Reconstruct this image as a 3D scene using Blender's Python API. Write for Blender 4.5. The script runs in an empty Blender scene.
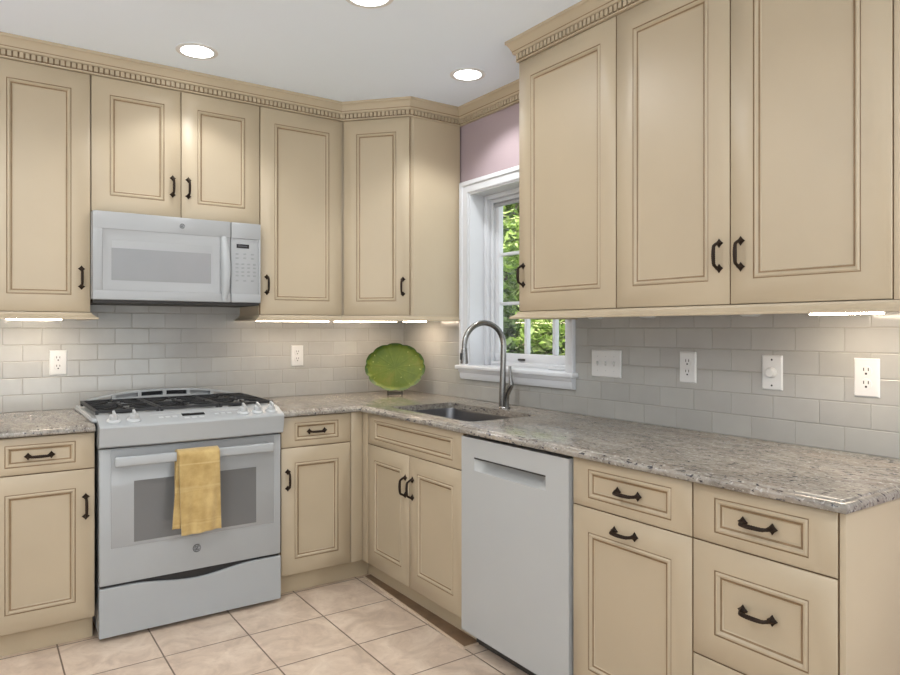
import bpy, bmesh, math, random
from mathutils import Vector, Matrix
random.seed(7)
SC = bpy.context.scene
COL = SC.collection
H = 1.245                       # eye height
WX, WY, CEIL = 2.2, 3.70, 2.452  # tiled faces of the right and back walls, ceiling
QB, PB = 3.055, 1.579           # front planes of the base cabinet doors
QU, PU = 3.376, 1.876           # front planes of the wall cabinet doors
CT = 0.870                      # worktop height

# ------------------------------------------------------------------ materials
def mat_new(name):
    m = bpy.data.materials.new(name); m.use_nodes = True
    nt = m.node_tree
    return m, nt, nt.nodes['Principled BSDF'], nt.nodes['Material Output']

def ramp(nt, src, stops):
    r = nt.nodes.new('ShaderNodeValToRGB')
    el = r.color_ramp.elements
    while len(el) < len(stops): el.new(0.5)
    for e, (p, c) in zip(el, stops):
        e.position = p; e.color = (c[0], c[1], c[2], 1)
    nt.links.new(src, r.inputs[0])
    return r.outputs[0]

def noise(nt, vec, scale, detail=3, rough=0.5, dist=0.0):
    n = nt.nodes.new('ShaderNodeTexNoise')
    n.inputs['Scale'].default_value = scale; n.inputs['Detail'].default_value = detail
    n.inputs['Roughness'].default_value = rough; n.inputs['Distortion'].default_value = dist
    nt.links.new(vec, n.inputs['Vector'])
    return n.outputs['Fac']

def mixc(nt, fac, a, b):
    m = nt.nodes.new('ShaderNodeMix'); m.data_type = 'RGBA'
    for sock, v in ((m.inputs[0], fac), (m.inputs[6], a), (m.inputs[7], b)):
        if isinstance(v, (int, float)): sock.default_value = v
        elif isinstance(v, tuple): sock.default_value = (v[0], v[1], v[2], 1)
        else: nt.links.new(v, sock)
    return m.outputs[2]

def obco(nt, scale=(1, 1, 1), loc=(0, 0, 0), rot=(0, 0, 0)):
    t = nt.nodes.new('ShaderNodeTexCoord'); mp = nt.nodes.new('ShaderNodeMapping')
    mp.inputs['Scale'].default_value = scale; mp.inputs['Location'].default_value = loc
    mp.inputs['Rotation'].default_value = rot
    nt.links.new(t.outputs['Object'], mp.inputs['Vector'])
    return mp.outputs[0]

def bump(nt, bsdf, h, strength, dist):
    b = nt.nodes.new('ShaderNodeBump')
    b.inputs['Strength'].default_value = strength; b.inputs['Distance'].default_value = dist
    nt.links.new(h, b.inputs['Height']); nt.links.new(b.outputs[0], bsdf.inputs['Normal'])

def simple(name, col, rough=0.5, metal=0.0, var=0.04, vscale=6.0, spec=0.5, coat=0.0, bmp=0.0, bscale=200):
    m, nt, p, o = mat_new(name)
    v = obco(nt)
    f = noise(nt, v, vscale, 3)
    lo = tuple(c * (1 - var) for c in col); hi = tuple(min(1, c * (1 + var)) for c in col)
    nt.links.new(ramp(nt, f, [(0.3, lo), (0.7, hi)]), p.inputs['Base Color'])
    p.inputs['Roughness'].default_value = rough; p.inputs['Metallic'].default_value = metal
    p.inputs['Specular IOR Level'].default_value = spec
    p.inputs['Coat Weight'].default_value = coat
    if bmp: bump(nt, p, noise(nt, v, bscale, 2), bmp, 0.002)
    return m

def emit(name, col, strength):
    m, nt, p, o = mat_new(name)
    p.inputs['Base Color'].default_value = (0.8, 0.8, 0.8, 1)
    p.inputs['Emission Color'].default_value = (*col, 1)
    p.inputs['Emission Strength'].default_value = strength
    return m

CREAM = simple('cream_paint', (0.435, 0.354, 0.244), 0.42, var=0.03, vscale=3)
GLAZE = simple('brown_glaze', (0.22, 0.145, 0.075), 0.6, var=0.15, vscale=25)
BRONZE = simple('dark_bronze', (0.018, 0.009, 0.004), 0.6, metal=0.1, var=0.3, vscale=60, spec=0.25)
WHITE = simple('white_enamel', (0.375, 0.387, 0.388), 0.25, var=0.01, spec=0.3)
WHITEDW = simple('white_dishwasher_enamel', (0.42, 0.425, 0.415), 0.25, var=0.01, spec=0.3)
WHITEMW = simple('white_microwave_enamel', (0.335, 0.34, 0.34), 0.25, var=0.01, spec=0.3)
WHITE2 = simple('white_plastic', (0.46, 0.47, 0.47), 0.35, var=0.01)
TRIMW = simple('white_trim_paint', (0.60, 0.61, 0.63), 0.4, var=0.015)
PLATEW = simple('white_outlet_plastic', (0.60, 0.595, 0.58), 0.3, var=0.01)
SLOT = simple('dark_slot', (0.02, 0.018, 0.016), 0.6)
BLACK = simple('black_iron', (0.012, 0.012, 0.013), 0.42, var=0.2, vscale=40)
BLACKG = simple('black_gloss', (0.012, 0.012, 0.014), 0.15)
GLASSG = simple('grey_oven_glass', (0.15, 0.15, 0.148), 0.12, var=0.02, spec=0.4)
GLASSM = simple('grey_microwave_glass', (0.25, 0.252, 0.255), 0.15, var=0.02, spec=0.35)
GREYP = simple('grey_print', (0.42, 0.43, 0.44), 0.5)
DARKG = simple('dark_grey_print', (0.06, 0.062, 0.065), 0.5)
BTN = simple('button_grey_print', (0.24, 0.245, 0.25), 0.5)
LOGO = simple('emblem_grey', (0.12, 0.12, 0.125), 0.35, metal=0.5)
STEEL = simple('brushed_steel', (0.27, 0.262, 0.25), 0.27, metal=1.0, var=0.05, vscale=30)
SINKS = simple('sink_steel', (0.15, 0.15, 0.155), 0.38, metal=1.0, var=0.06, vscale=20)
DARKS = simple('dark_rubber', (0.02, 0.02, 0.02), 0.6)
TOEK = simple('toe_kick_paint', (0.50, 0.40, 0.265), 0.5, var=0.04)
STRIPB = simple('brown_floor_strip', (0.19, 0.115, 0.065), 0.5, var=0.2, vscale=15)
DARKTOE = simple('dark_toe_panel', (0.05, 0.045, 0.04), 0.6)
CEILM = simple('ceiling_paint', (0.80, 0.88, 0.975), 0.9, var=0.008, vscale=2, bmp=0.1, bscale=300)
MAUVE = simple('mauve_paint', (0.335, 0.262, 0.275), 0.75, var=0.012, bmp=0.1, bscale=250)
LAMPRIM = simple('lamp_trim_white', (0.70, 0.70, 0.70), 0.5)
FIXG = simple('grey_fixture', (0.30, 0.30, 0.31), 0.6)
LAMPON = emit('lamp_lit', (1.0, 0.98, 0.95), 9.0)
UNDERON = emit('under_cabinet_lit', (1.0, 0.84, 0.66), 46.0)
UNDERMID = emit('under_cabinet_lit_mid', (1.0, 0.80, 0.60), 29.0)
UNDERLOW = emit('under_cabinet_lit_soft', (1.0, 0.80, 0.60), 17.5)
STANDM = simple('dark_stand', (0.03, 0.028, 0.02), 0.45)
BARK = simple('bark', (0.10, 0.075, 0.05), 0.9, var=0.3, vscale=20)
SOIL = simple('lawn', (0.10, 0.17, 0.045), 0.9, var=0.3, vscale=8)

def tile_mat(name, axis, phase):
    m, nt, p, o = mat_new(name)
    t = nt.nodes.new('ShaderNodeTexCoord'); s = nt.nodes.new('ShaderNodeSeparateXYZ')
    nt.links.new(t.outputs['Object'], s.inputs[0])
    cb = nt.nodes.new('ShaderNodeCombineXYZ')
    a = nt.nodes.new('ShaderNodeMath'); a.operation = 'SUBTRACT'; a.inputs[1].default_value = phase
    nt.links.new(s.outputs[axis], a.inputs[0])
    z = nt.nodes.new('ShaderNodeMath'); z.operation = 'SUBTRACT'; z.inputs[1].default_value = CT
    nt.links.new(s.outputs['Z'], z.inputs[0])
    nt.links.new(a.outputs[0], cb.inputs[0]); nt.links.new(z.outputs[0], cb.inputs[1])
    def brick(mort, smooth):
        b = nt.nodes.new('ShaderNodeTexBrick')
        b.offset = 0.5; b.offset_frequency = 2; b.squash = 1.0
        b.inputs['Scale'].default_value = 1.0
        b.inputs['Brick Width'].default_value = 0.154; b.inputs['Row Height'].default_value = 0.0762
        b.inputs['Mortar Size'].default_value = mort; b.inputs['Mortar Smooth'].default_value = smooth
        b.inputs['Bias'].default_value = 0.0
        b.inputs['Color1'].default_value = (0.365, 0.358, 0.333, 1)
        b.inputs['Color2'].default_value = (0.33, 0.322, 0.30, 1)
        b.inputs['Mortar'].default_value = (0.275, 0.26, 0.228, 1)
        nt.links.new(cb.outputs[0], b.inputs['Vector'])
        return b
    b1 = brick(0.0011, 0.2); b2 = brick(0.0035, 1.0)
    f = noise(nt, cb.outputs[0], 9, 3)
    c = mixc(nt, 0.10, b1.outputs['Color'], ramp(nt, f, [(0.3, (0.34, 0.33, 0.30)), (0.7, (0.58, 0.57, 0.54))]))
    nt.links.new(c, p.inputs['Base Color'])
    rr = nt.nodes.new('ShaderNodeMapRange')
    rr.inputs['To Min'].default_value = 0.14; rr.inputs['To Max'].default_value = 0.7
    nt.links.new(b1.outputs['Fac'], rr.inputs['Value']); nt.links.new(rr.outputs[0], p.inputs['Roughness'])
    inv = nt.nodes.new('ShaderNodeMath'); inv.operation = 'SUBTRACT'; inv.inputs[0].default_value = 1.0
    nt.links.new(b2.outputs['Fac'], inv.inputs[1])
    wv = noise(nt, cb.outputs[0], 16, 1)
    ad = nt.nodes.new('ShaderNodeMath'); ad.operation = 'MULTIPLY_ADD'; ad.inputs[1].default_value = 0.9
    nt.links.new(wv, ad.inputs[0]); nt.links.new(inv.outputs[0], ad.inputs[2])
    bump(nt, p, ad.outputs[0], 0.7, 0.0018)
    return m
TILE_BACK = tile_mat('subway_tile_back', 'X', 0.565 - 0.154 * 4.5)
TILE_RIGHT = tile_mat('subway_tile_right', 'Y', 1.212 - 0.154 * 8.5)

def granite_mat():
    m, nt, p, o = mat_new('granite')
    v = obco(nt); vs = obco(nt, scale=(3.2, 0.9, 1.6), rot=(0, 0, 0.22))
    big = noise(nt, vs, 5.5, 5, 0.65, 1.2)
    base = ramp(nt, big, [(0.25, (0.085, 0.071, 0.058)), (0.42, (0.175, 0.155, 0.13)), (0.58, (0.285, 0.262, 0.222)), (0.75, (0.35, 0.332, 0.30))])
    med = noise(nt, vs, 38, 5, 0.72, 0.7)
    c = mixc(nt, 0.46, base, ramp(nt, med, [(0.36, (0.05, 0.045, 0.042)), (0.47, (0.235, 0.205, 0.17)), (0.64, (0.375, 0.355, 0.315))]))
    pk = noise(nt, obco(nt, scale=(1.5, 1, 1), loc=(3, 1, 0)), 3.0, 3)
    c = mixc(nt, ramp(nt, pk, [(0.45, (0, 0, 0)), (0.75, (0.32, 0.32, 0.32))]), c, (0.38, 0.28, 0.20))
    fl = noise(nt, obco(nt, scale=(1.5, 0.6, 1.6), loc=(7, 2, 5)), 62, 3, 0.6)
    c = mixc(nt, ramp(nt, fl, [(0.595, (0, 0, 0)), (0.64, (0.95, 0.95, 0.95))]), c, (0.032, 0.030, 0.036))
    wf = noise(nt, obco(nt, loc=(1, 9, 4)), 90, 3, 0.55)
    c = mixc(nt, ramp(nt, wf, [(0.60, (0, 0, 0)), (0.67, (0.45, 0.45, 0.45))]), c, (0.54, 0.525, 0.49))
    nt.links.new(c, p.inputs['Base Color'])
    p.inputs['Roughness'].default_value = 0.16
    return m
GRANITE = granite_mat()

def floor_mat():
    m, nt, p, o = mat_new('travertine_floor_tile')
    v = obco(nt, loc=(-0.268, -(2.779 - 0.3265 * 7), 0))
    def brick(mort, sm):
        b = nt.nodes.new('ShaderNodeTexBrick'); b.offset = 0.0; b.squash = 1.0
        b.inputs['Scale'].default_value = 1.0
        b.inputs['Brick Width'].default_value = 0.3265; b.inputs['Row Height'].default_value = 0.3265
        b.inputs['Mortar Size'].default_value = mort; b.inputs['Mortar Smooth'].default_value = sm
        b.inputs['Bias'].default_value = 0.0
        b.inputs['Color1'].default_value = (0.68, 0.53, 0.41, 1); b.inputs['Color2'].default_value = (0.61, 0.475, 0.37, 1)
        b.inputs['Mortar'].default_value = (0.19, 0.135, 0.095, 1)
        nt.links.new(v, b.inputs['Vector']); return b
    b1 = brick(0.0030, 0.1); b2 = brick(0.005, 1.0)
    w = obco(nt)
    n1 = noise(nt, w, 7, 6, 0.65, 0.8); n2 = noise(nt, w, 34, 4, 0.6)
    tcol = mixc(nt, 0.55, b1.outputs['Color'], ramp(nt, n1, [(0.32, (0.38, 0.285, 0.21)), (0.5, (0.62, 0.49, 0.375)), (0.68, (0.82, 0.70, 0.56))]))
    tcol = mixc(nt, ramp(nt, n2, [(0.55, (0, 0, 0)), (0.75, (0.35, 0.35, 0.35))]), tcol, (0.42, 0.30, 0.22))
    c = mixc(nt, b1.outputs['Fac'], tcol, (0.19, 0.135, 0.095))
    nt.links.new(c, p.inputs['Base Color'])
    p.inputs['Roughness'].default_value = 0.38
    inv = nt.nodes.new('ShaderNodeMath'); inv.operation = 'SUBTRACT'; inv.inputs[0].default_value = 1.0
    nt.links.new(b2.outputs['Fac'], inv.inputs[1])
    bump(nt, p, inv.outputs[0], 0.6, 0.002)
    return m
FLOORM = floor_mat()

def towel_mat():
    m, nt, p, o = mat_new('yellow_terry')
    v = obco(nt)
    f = noise(nt, v, 14, 4, 0.6)
    c = ramp(nt, f, [(0.3, (0.36, 0.235, 0.075)), (0.7, (0.56, 0.40, 0.165))])
    st = obco(nt, scale=(1, 1, 46))
    n = noise(nt, st, 1.2, 2)
    c = mixc(nt, ramp(nt, n, [(0.55, (0, 0, 0)), (0.72, (0.4, 0.4, 0.4))]), c, (0.72, 0.56, 0.29))
    nt.links.new(c, p.inputs['Base Color'])
    p.inputs['Roughness'].default_value = 0.95
    p.inputs['Sheen Weight'].default_value = 0.3
    bump(nt, p, noise(nt, v, 420, 2), 0.6, 0.002)
    return m
TOWEL = towel_mat()

def plate_mat():
    m, nt, p, o = mat_new('green_leaf_glaze')
    v = obco(nt)
    f = noise(nt, v, 11, 4, 0.6)
    c = ramp(nt, f, [(0.3, (0.065, 0.11, 0.010)), (0.55, (0.105, 0.150, 0.014)), (0.75, (0.15, 0.16, 0.025))])
    sp = noise(nt, obco(nt, loc=(4, 0, 2)), 48, 1)
    c = mixc(nt, ramp(nt, sp, [(0.70, (0, 0, 0)), (0.76, (0.5, 0.5, 0.5))]), c, (0.42, 0.45, 0.16))
    nt.links.new(c, p.inputs['Base Color'])
    p.inputs['Roughness'].default_value = 0.42; p.inputs['Specular IOR Level'].default_value = 0.35
    return m
PLATEG = plate_mat()
PLATER = simple('green_rim_glaze', (0.035, 0.085, 0.012), 0.42, var=0.3, vscale=14)

def leaf_mat(name, dark, mid, light):
    m, nt, p, o = mat_new(name)
    f = noise(nt, obco(nt), 7.0, 4, 0.75)
    nt.links.new(ramp(nt, f, [(0.3, dark), (0.5, mid), (0.7, light)]), p.inputs['Base Color'])
    p.inputs['Roughness'].default_value = 0.5
    tr = nt.nodes.new('ShaderNodeBsdfTranslucent'); tr.inputs[0].default_value = (mid[0] * 1.2, mid[1] * 1.2, mid[2], 1)
    mx = nt.nodes.new('ShaderNodeMixShader'); mx.inputs[0].default_value = 0.35
    nt.links.new(p.outputs[0], mx.inputs[1]); nt.links.new(tr.outputs[0], mx.inputs[2])
    nt.links.new(mx.outputs[0], o.inputs['Surface'])
    return m
LEAFL = leaf_mat('light_leaves', (0.05, 0.11, 0.015), (0.24, 0.36, 0.07), (0.88, 0.88, 0.52))  # pale tone paints in sun highlights, dark tone the shaded gaps
LEAFD = leaf_mat('dark_leaves', (0.012, 0.03, 0.008), (0.05, 0.09, 0.02), (0.16, 0.24, 0.07))

def pane_mat():
    m, nt, p, o = mat_new('window_glass')
    tr = nt.nodes.new('ShaderNodeBsdfTransparent'); gl = nt.nodes.new('ShaderNodeBsdfGlossy')
    gl.inputs['Roughness'].default_value = 0.02
    mx = nt.nodes.new('ShaderNodeMixShader')
    mx.inputs[0].default_value = 0.05; nt.links.new(tr.outputs[0], mx.inputs[1]); nt.links.new(gl.outputs[0], mx.inputs[2])
    nt.links.new(mx.outputs[0], o.inputs['Surface'])
    return m
PANE = pane_mat()

# ------------------------------------------------------------------ mesh helpers
I4 = Matrix.Identity(4)
class MB:
    def __init__(s, M=I4): s.bm = bmesh.new(); s.M = M
    def _v(s, p): return s.bm.verts.new(s.M @ Vector(p))
    def face(s, vs, mi=0):
        try: f = s.bm.faces.new(vs)
        except ValueError: return None
        f.material_index = mi; return f
    def box(s, a, b, mi=0, bev=0.0, seg=2):
        x0, x1 = sorted((a[0], b[0])); y0, y1 = sorted((a[1], b[1])); z0, z1 = sorted((a[2], b[2]))
        t = bmesh.new()
        v = [t.verts.new(p) for p in ((x0,y0,z0),(x1,y0,z0),(x1,y1,z0),(x0,y1,z0),(x0,y0,z1),(x1,y0,z1),(x1,y1,z1),(x0,y1,z1))]
        for f in ((3,2,1,0),(4,5,6,7),(0,1,5,4),(1,2,6,5),(2,3,7,6),(3,0,4,7)): t.faces.new([v[i] for i in f])
        if bev > 0:
            bev = min(bev, 0.49 * min(x1-x0, y1-y0, z1-z0))
            bmesh.ops.bevel(t, geom=list(t.edges), offset=bev, segments=seg, affect='EDGES', profile=0.5)
        s.merge(t, mi); return s
    def merge(s, t, mi=None):
        mp = {}
        for v in t.verts: mp[v] = s._v(v.co)
        for f in t.faces: s.face([mp[v] for v in f.verts], f.material_index if mi is None else mi)
        t.free()
    def prism(s, pts, off, mi=0):
        off = Vector(off)
        a = [s._v(p) for p in pts]; b = [s._v(Vector(p) + off) for p in pts]; n = len(pts)
        s.face(a[::-1], mi); s.face(b, mi)
        for i in range(n): s.face([a[i], a[(i+1) % n], b[(i+1) % n], b[i]], mi)
        return s
    def tube(s, pts, r, seg=10, mi=0, caps=True):
        pts = [Vector(p) for p in pts]; n = len(pts)
        rs = r if isinstance(r, (list, tuple)) else [r] * n
        T = []
        for i in range(n):
            d = pts[min(i+1, n-1)] - pts[max(i-1, 0)]
            T.append(d.normalized())
        up = Vector((0, 0, 1)) if abs(T[0].z) < 0.9 else Vector((1, 0, 0))
        u = T[0].cross(up).normalized()
        rings = []
        for i in range(n):
            u = (u - T[i] * u.dot(T[i])).normalized(); w = T[i].cross(u)
            rings.append([s._v(pts[i] + (u * math.cos(k*2*math.pi/seg) + w * math.sin(k*2*math.pi/seg)) * rs[i]) for k in range(seg)])
        for i in range(n-1):
            for k in range(seg): s.face([rings[i][k], rings[i][(k+1) % seg], rings[i+1][(k+1) % seg], rings[i+1][k]], mi)
        if caps: s.face(rings[0][::-1], mi); s.face(rings[-1], mi)
        return s
    def lathe(s, prof, c, ax=(0, 0, 1), seg=24, mi=0, loop=False):
        ax = Vector(ax).normalized(); c = Vector(c)
        q = Vector((0, 0, 1)).rotation_difference(ax)
        rings = []
        for r, z in prof:
            if r < 1e-6: rings.append([s._v(c + q @ Vector((0, 0, z)))])
            else: rings.append([s._v(c + q @ Vector((r*math.cos(k*2*math.pi/seg), r*math.sin(k*2*math.pi/seg), z))) for k in range(seg)])
        for A, B in zip(rings, rings[1:]):
            for k in range(seg):
                k2 = (k+1) % seg
                if len(A) == 1 and len(B) == 1: continue
                if len(A) == 1: s.face([A[0], B[k], B[k2]], mi)
                elif len(B) == 1: s.face([A[k2], A[k], B[0]], mi)
                else: s.face([A[k], A[k2], B[k2], B[k]], mi)
        if loop:
            for k in range(seg): s.face([rings[-1][k], rings[-1][(k+1) % seg], rings[0][(k+1) % seg], rings[0][k]], mi)
            return s
        if len(rings[0]) > 1: s.face(rings[0][::-1], mi)
        if len(rings[-1]) > 1: s.face(rings[-1], mi)
        return s
    def grid(s, rows, mi=0, close=False):
        vs = [[s._v(p) for p in r] for r in rows]
        for a, b in zip(vs, vs[1:]):
            for k in range(len(a) - (0 if close else 1)):
                k2 = (k+1) % len(a); s.face([a[k], a[k2], b[k2], b[k]], mi)
        return vs

def tag(o, label=None, cat=None, group=None, kind=None):
    if label: o['label'] = label
    if cat: o['category'] = cat
    if group: o['group'] = group
    if kind: o['kind'] = kind
    return o

def thing(name, loc, label=None, cat=None, group=None, kind=None):
    o = bpy.data.objects.new(name, None); COL.objects.link(o)
    o.empty_display_size = 0.05; o.location = loc
    return tag(o, label, cat, group, kind)

def wloc(o):
    v = Vector((0, 0, 0))
    while o: v += o.location; o = o.parent
    return v

def obj(name, mb, mats, parent=None, origin=None, ang=35):
    """one mesh object; mb is in world coordinates, the object sits at its parent's origin"""
    if not isinstance(mats, (list, tuple)): mats = [mats]
    me = bpy.data.meshes.new(name); bm = mb.bm
    off = wloc(parent) if parent else Vector(origin or (0, 0, 0))
    bmesh.ops.translate(bm, verts=bm.verts, vec=-off)
    bmesh.ops.recalc_face_normals(bm, faces=bm.faces)
    bm.to_mesh(me); bm.free()
    for m in mats: me.materials.append(m)
    for p in me.polygons: p.use_smooth = True
    me.set_sharp_from_angle(angle=math.radians(ang))
    o = bpy.data.objects.new(name, me); COL.objects.link(o)
    if parent: o.parent = parent
    else: o.location = off
    return o

def frame(org, u, n):
    u = Vector(u).normalized(); n = Vector(n).normalized(); v = Vector((0, 0, 1))
    return Matrix(((u.x, v.x, n.x, org[0]), (u.y, v.y, n.y, org[1]), (u.z, v.z, n.z, org[2]), (0, 0, 0, 1)))
T = 0.020
FB = frame((0, QB + T, 0), (1, 0, 0), (0, -1, 0))        # base cabinets on the back wall, u = x
FR = frame((PB + T, 0, 0), (0, -1, 0), (-1, 0, 0))       # base cabinets on the right wall, u = -y
FUB = frame((0, QU + T, 0), (1, 0, 0), (0, -1, 0))
FUR = frame((PU + T, 0, 0), (0, -1, 0), (-1, 0, 0))

def panel_rings(mb, u0, u1, v0, v1, rings, mi_of, close=True):
    prev = None
    for k, (d, h) in enumerate(rings):
        a, b, c, e = u0 + d[0], u1 - d[0], v0 + d[1], v1 - d[1]
        vs = [mb._v(p) for p in ((a, c, h), (b, c, h), (b, e, h), (a, e, h))]
        if prev:
            for i in range(4): mb.face([prev[i], prev[(i+1) % 4], vs[(i+1) % 4], vs[i]], mi_of(k))
        prev = vs
    if close: mb.face(prev, mi_of(len(rings)))
    return prev

def handle(parent, M, u, v, horiz=False, n0=T):
    """dark pull: two pointed diamond feet and a bowed bar; local axis along v (or u)"""
    def P(a, b, n): return (u + a, v + b, n) if not horiz else (u + b, v + a, n)
    mb = MB(M); h = 0.0385
    for sgn in (-1, 1):
        R = [[P(r*math.cos(k*math.pi/4) * (1 if k % 2 == 0 else 0.62), sgn*h + r*math.sin(k*math.pi/4) * (1 if k % 2 == 0 else 0.62), n0 + z)
              for k in range(8)] for r, z in ((0.0140, 0.0003), (0.0145, 0.0025), (0.0095, 0.006), (0.0055, 0.010), (0.005, 0.013))]
        vs = mb.grid(R, 0, close=True); mb.face(vs[0]); mb.face(vs[-1])
    pts, rr = [], []
    for k in range(25):
        t = k / 24.0; b = -h + 2*h*t
        e = min(t, 1 - t)
        n = n0 + 0.010 + 0.017 * math.sin(min(1, e / 0.16) * math.pi / 2) + 0.004 * math.sin(math.pi * t)
        pts.append(P(0, b + (0.0 if 0 < k < 24 else 0), n))
        rr.append(0.0043 + 0.0013 * math.sin(math.pi * t) + (0.0006 if k % 2 else 0))
    mb.tube(pts, rr, 8)
    return obj('handle', mb, BRONZE, parent)

def door(parent, M, u0, u1, v0, v1, name='door', inset=0.073, vin=None, hnd=None, hz=False):
    vin = inset if vin is None else vin
    g = 0.0016
    u0 += g; u1 -= g; v0 += g; v1 -= g
    mb = MB(M)
    def R(x): return (inset + x, vin + x)
    rings = [((0, 0), 0.001), ((0, 0), T - 0.002), ((0.002, 0.002), T), (R(0), T), (R(0.0018), T - 0.0022), (R(0.0032), T - 0.0018),
             (R(0.0062), T + 0.003), (R(0.0105), T + 0.0032), (R(0.0140), T - 0.001), (R(0.0152), T - 0.003), (R(0.0166), T - 0.0042),
             (R(0.0205), T - 0.0040), (R(0.0222), T - 0.0062), (R(0.0240), T - 0.0068)]
    panel_rings(mb, u0, u1, v0, v1, rings, lambda k: 1 if k in (1, 4, 5, 10, 11) else 0, close=False)
    mb.face([mb._v(p) for p in ((u0, v1, 0.001), (u1, v1, 0.001), (u1, v0, 0.001), (u0, v0, 0.001))])
    d = obj(name, mb, [CREAM, GLAZE], parent, ang=50)
    pm = MB(M); a, b = R(0.0242)
    pm.box((u0 + a, v0 + b, T - 0.0125), (u1 - a, v1 - b, T - 0.0068))
    obj('panel', pm, CREAM, d)
    if hnd: handle(d, M, hnd[0], hnd[1], hz)
    return d

def carcass(parent, x0, x1, y0, y1, z0, z1, top=False, t=0.018):
    mb = MB()
    mb.box((x0, y0, z0), (x0 + t, y1, z1)); mb.box((x1 - t, y0, z0), (x1, y1, z1))
    mb.box((x0 + t, y0, z0), (x1 - t, y1, z0 + t))
    mb.box((x0 + t, y1 - t, z0 + t), (x1 - t, y1, z1)); mb.box((x0 + t, y0, z0 + t), (x1 - t, y0 + t, z1))
    if top: mb.box((x0 + t, y0 + t, z1 - t), (x1 - t, y1 - t, z1))
    return obj('body', mb, CREAM, parent)

def sweep(mb, path, prof, gs=None, ge=None, mi_of=lambda k: 0):
    """mitred moulding: profile (outward, z) along a plan path, outward = right-hand side"""
    P = [Vector((p[0], p[1])) for p in path]
    full = ([Vector(gs)] if gs else []) + P + ([Vector(ge)] if ge else [])
    k0 = 1 if gs else 0
    def rn(a, b): d = (b - a).normalized(); return Vector((d.y, -d.x))
    rings = []
    for i in range(len(P)):
        j = i + k0
        ns = []
        if j > 0: ns.append(rn(full[j-1], full[j]))
        if j < len(full) - 1: ns.append(rn(full[j], full[j+1]))
        m = ns[0] if len(ns) == 1 else (ns[0] + ns[1]) / (1 + ns[0].dot(ns[1]))
        rings.append((P[i], m))
    vs = [[mb._v((p.x + m.x*o, p.y + m.y*o, z)) for o, z in prof] for p, m in rings]
    n = len(prof)
    for a, b in zip(vs, vs[1:]):
        for k in range(n): mb.face([a[k], a[(k+1) % n], b[(k+1) % n], b[k]], mi_of(k))
    mb.face(vs[0]); mb.face(vs[-1][::-1])
    return rings

# ------------------------------------------------------------------ setting
def struct(name, mb, m, label, cat, **k):
    o = obj(name, mb, m, **k); return tag(o, label, cat, kind='structure')

XL, YN = -3.2, -3.0
struct('floor', MB().box((XL, YN, -0.1), (WX + 0.008, WY + 0.008, 0.0)), FLOORM, 'square beige travertine floor tiles with dark grout lines', 'floor')
struct('ceiling', MB().box((XL - 0.1, YN - 1.6, CEIL), (2.40, WY + 0.12, CEIL + 0.1)), CEILM, 'flat pale grey painted ceiling with recessed lights', 'ceiling')  # rear overhang is an unseen addition that keeps the sun out
struct('wall_back', MB().box((XL, WY + 0.008, 0), (2.40, WY + 0.12, CEIL)), MAUVE, 'back wall behind the range, tiled below the cabinets', 'wall')
WY0, WY1, WZ0, WZ1 = 2.263, 3.016, 1.052, 1.985        # window opening
m_ = MB(); a_, b_ = WX + 0.008, 2.40
m_.box((a_, YN, 0), (b_, WY0, CEIL)); m_.box((a_, WY1, 0), (b_, WY + 0.008, CEIL))
m_.box((a_, WY0, 0), (b_, WY1, 1.0295)); m_.box((a_, WY0, WZ1), (b_, WY1, CEIL))
struct('wall_right', m_, MAUVE, 'mauve painted wall around and above the window', 'wall')
m_ = MB(); lx0, lx1 = XL - 0.1, XL                       # unseen left wall added to block side light, opening placed for fill
m_.box((lx0, YN, 0), (lx1, WY + 0.12, 1.0)); m_.box((lx0, YN, 2.36), (lx1, WY + 0.12, CEIL))
m_.box((lx0, YN, 1.0), (lx1, -0.8, 2.36)); m_.box((lx0, 3.2, 1.0), (lx1, WY + 0.12, 2.36))
struct('wall_left_added', m_, simple('white_wall_paint', (0.78, 0.78, 0.77), 0.8, var=0.01), 'unseen plain wall added far to the left to shape the light', 'wall')
struct('trim_1', MB().box((-0.0, WY, CT - 0.03), (WX, WY + 0.008, 1.40)), TILE_BACK, 'off white subway tile backsplash behind the range', 'backsplash')
m_ = MB()
m_.box((WX, 0.60, CT - 0.03), (WX + 0.008, 2.209, 1.36)); m_.box((WX, 3.070, CT - 0.03), (WX + 0.008, WY, 1.36)); m_.box((WX, 2.209, CT - 0.03), (WX + 0.008, 3.070, 0.977))
struct('trim_2', m_, TILE_RIGHT, 'off white subway tile backsplash on the window wall', 'backsplash')

# crown with dentils
CROWN = [(-0.02, 2.362), (0.005, 2.362), (0.008, 2.364), (0.009, 2.368), (0.005, 2.3715), (0.0055, 2.3945), (0.017, 2.3955), (0.020, 2.399), (0.020, 2.4055),
         (0.0215, 2.409), (0.024, 2.415), (0.029, 2.425), (0.035, 2.434), (0.038, 2.438), (0.040, 2.439), (0.042, 2.4405), (0.042, CEIL - 0.0001), (-0.02, CEIL - 0.0001)]
def crown(name, path, label, gs=None, ge=None):
    mb = MB()
    rings = sweep(mb, path, CROWN, gs, ge, lambda k: 1 if k in (3, 4, 8) else 0)
    for (p, m), (q, n) in zip(rings, rings[1:]):
        a = p + m * 0.0055; b = q + n * 0.0055; d = b - a; L = d.length
        if L < 0.05: continue
        d.normalize(); r = Vector((d.y, -d.x)); N = int(L / 0.0212); st = L / N
        F = Matrix(((d.x, r.x, 0, a.x), (d.y, r.y, 0, a.y), (0, 0, 1, 0), (0, 0, 0, 1)))
        mb.M = F
        for i in range(N): mb.box((st*i + 0.0035, -0.002, 2.3722), (st*(i+1) - 0.0035, 0.0085, 2.3942))
        mb.M = I4
    return struct(name, mb, [CREAM, GLAZE], label, 'crown moulding')
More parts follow.
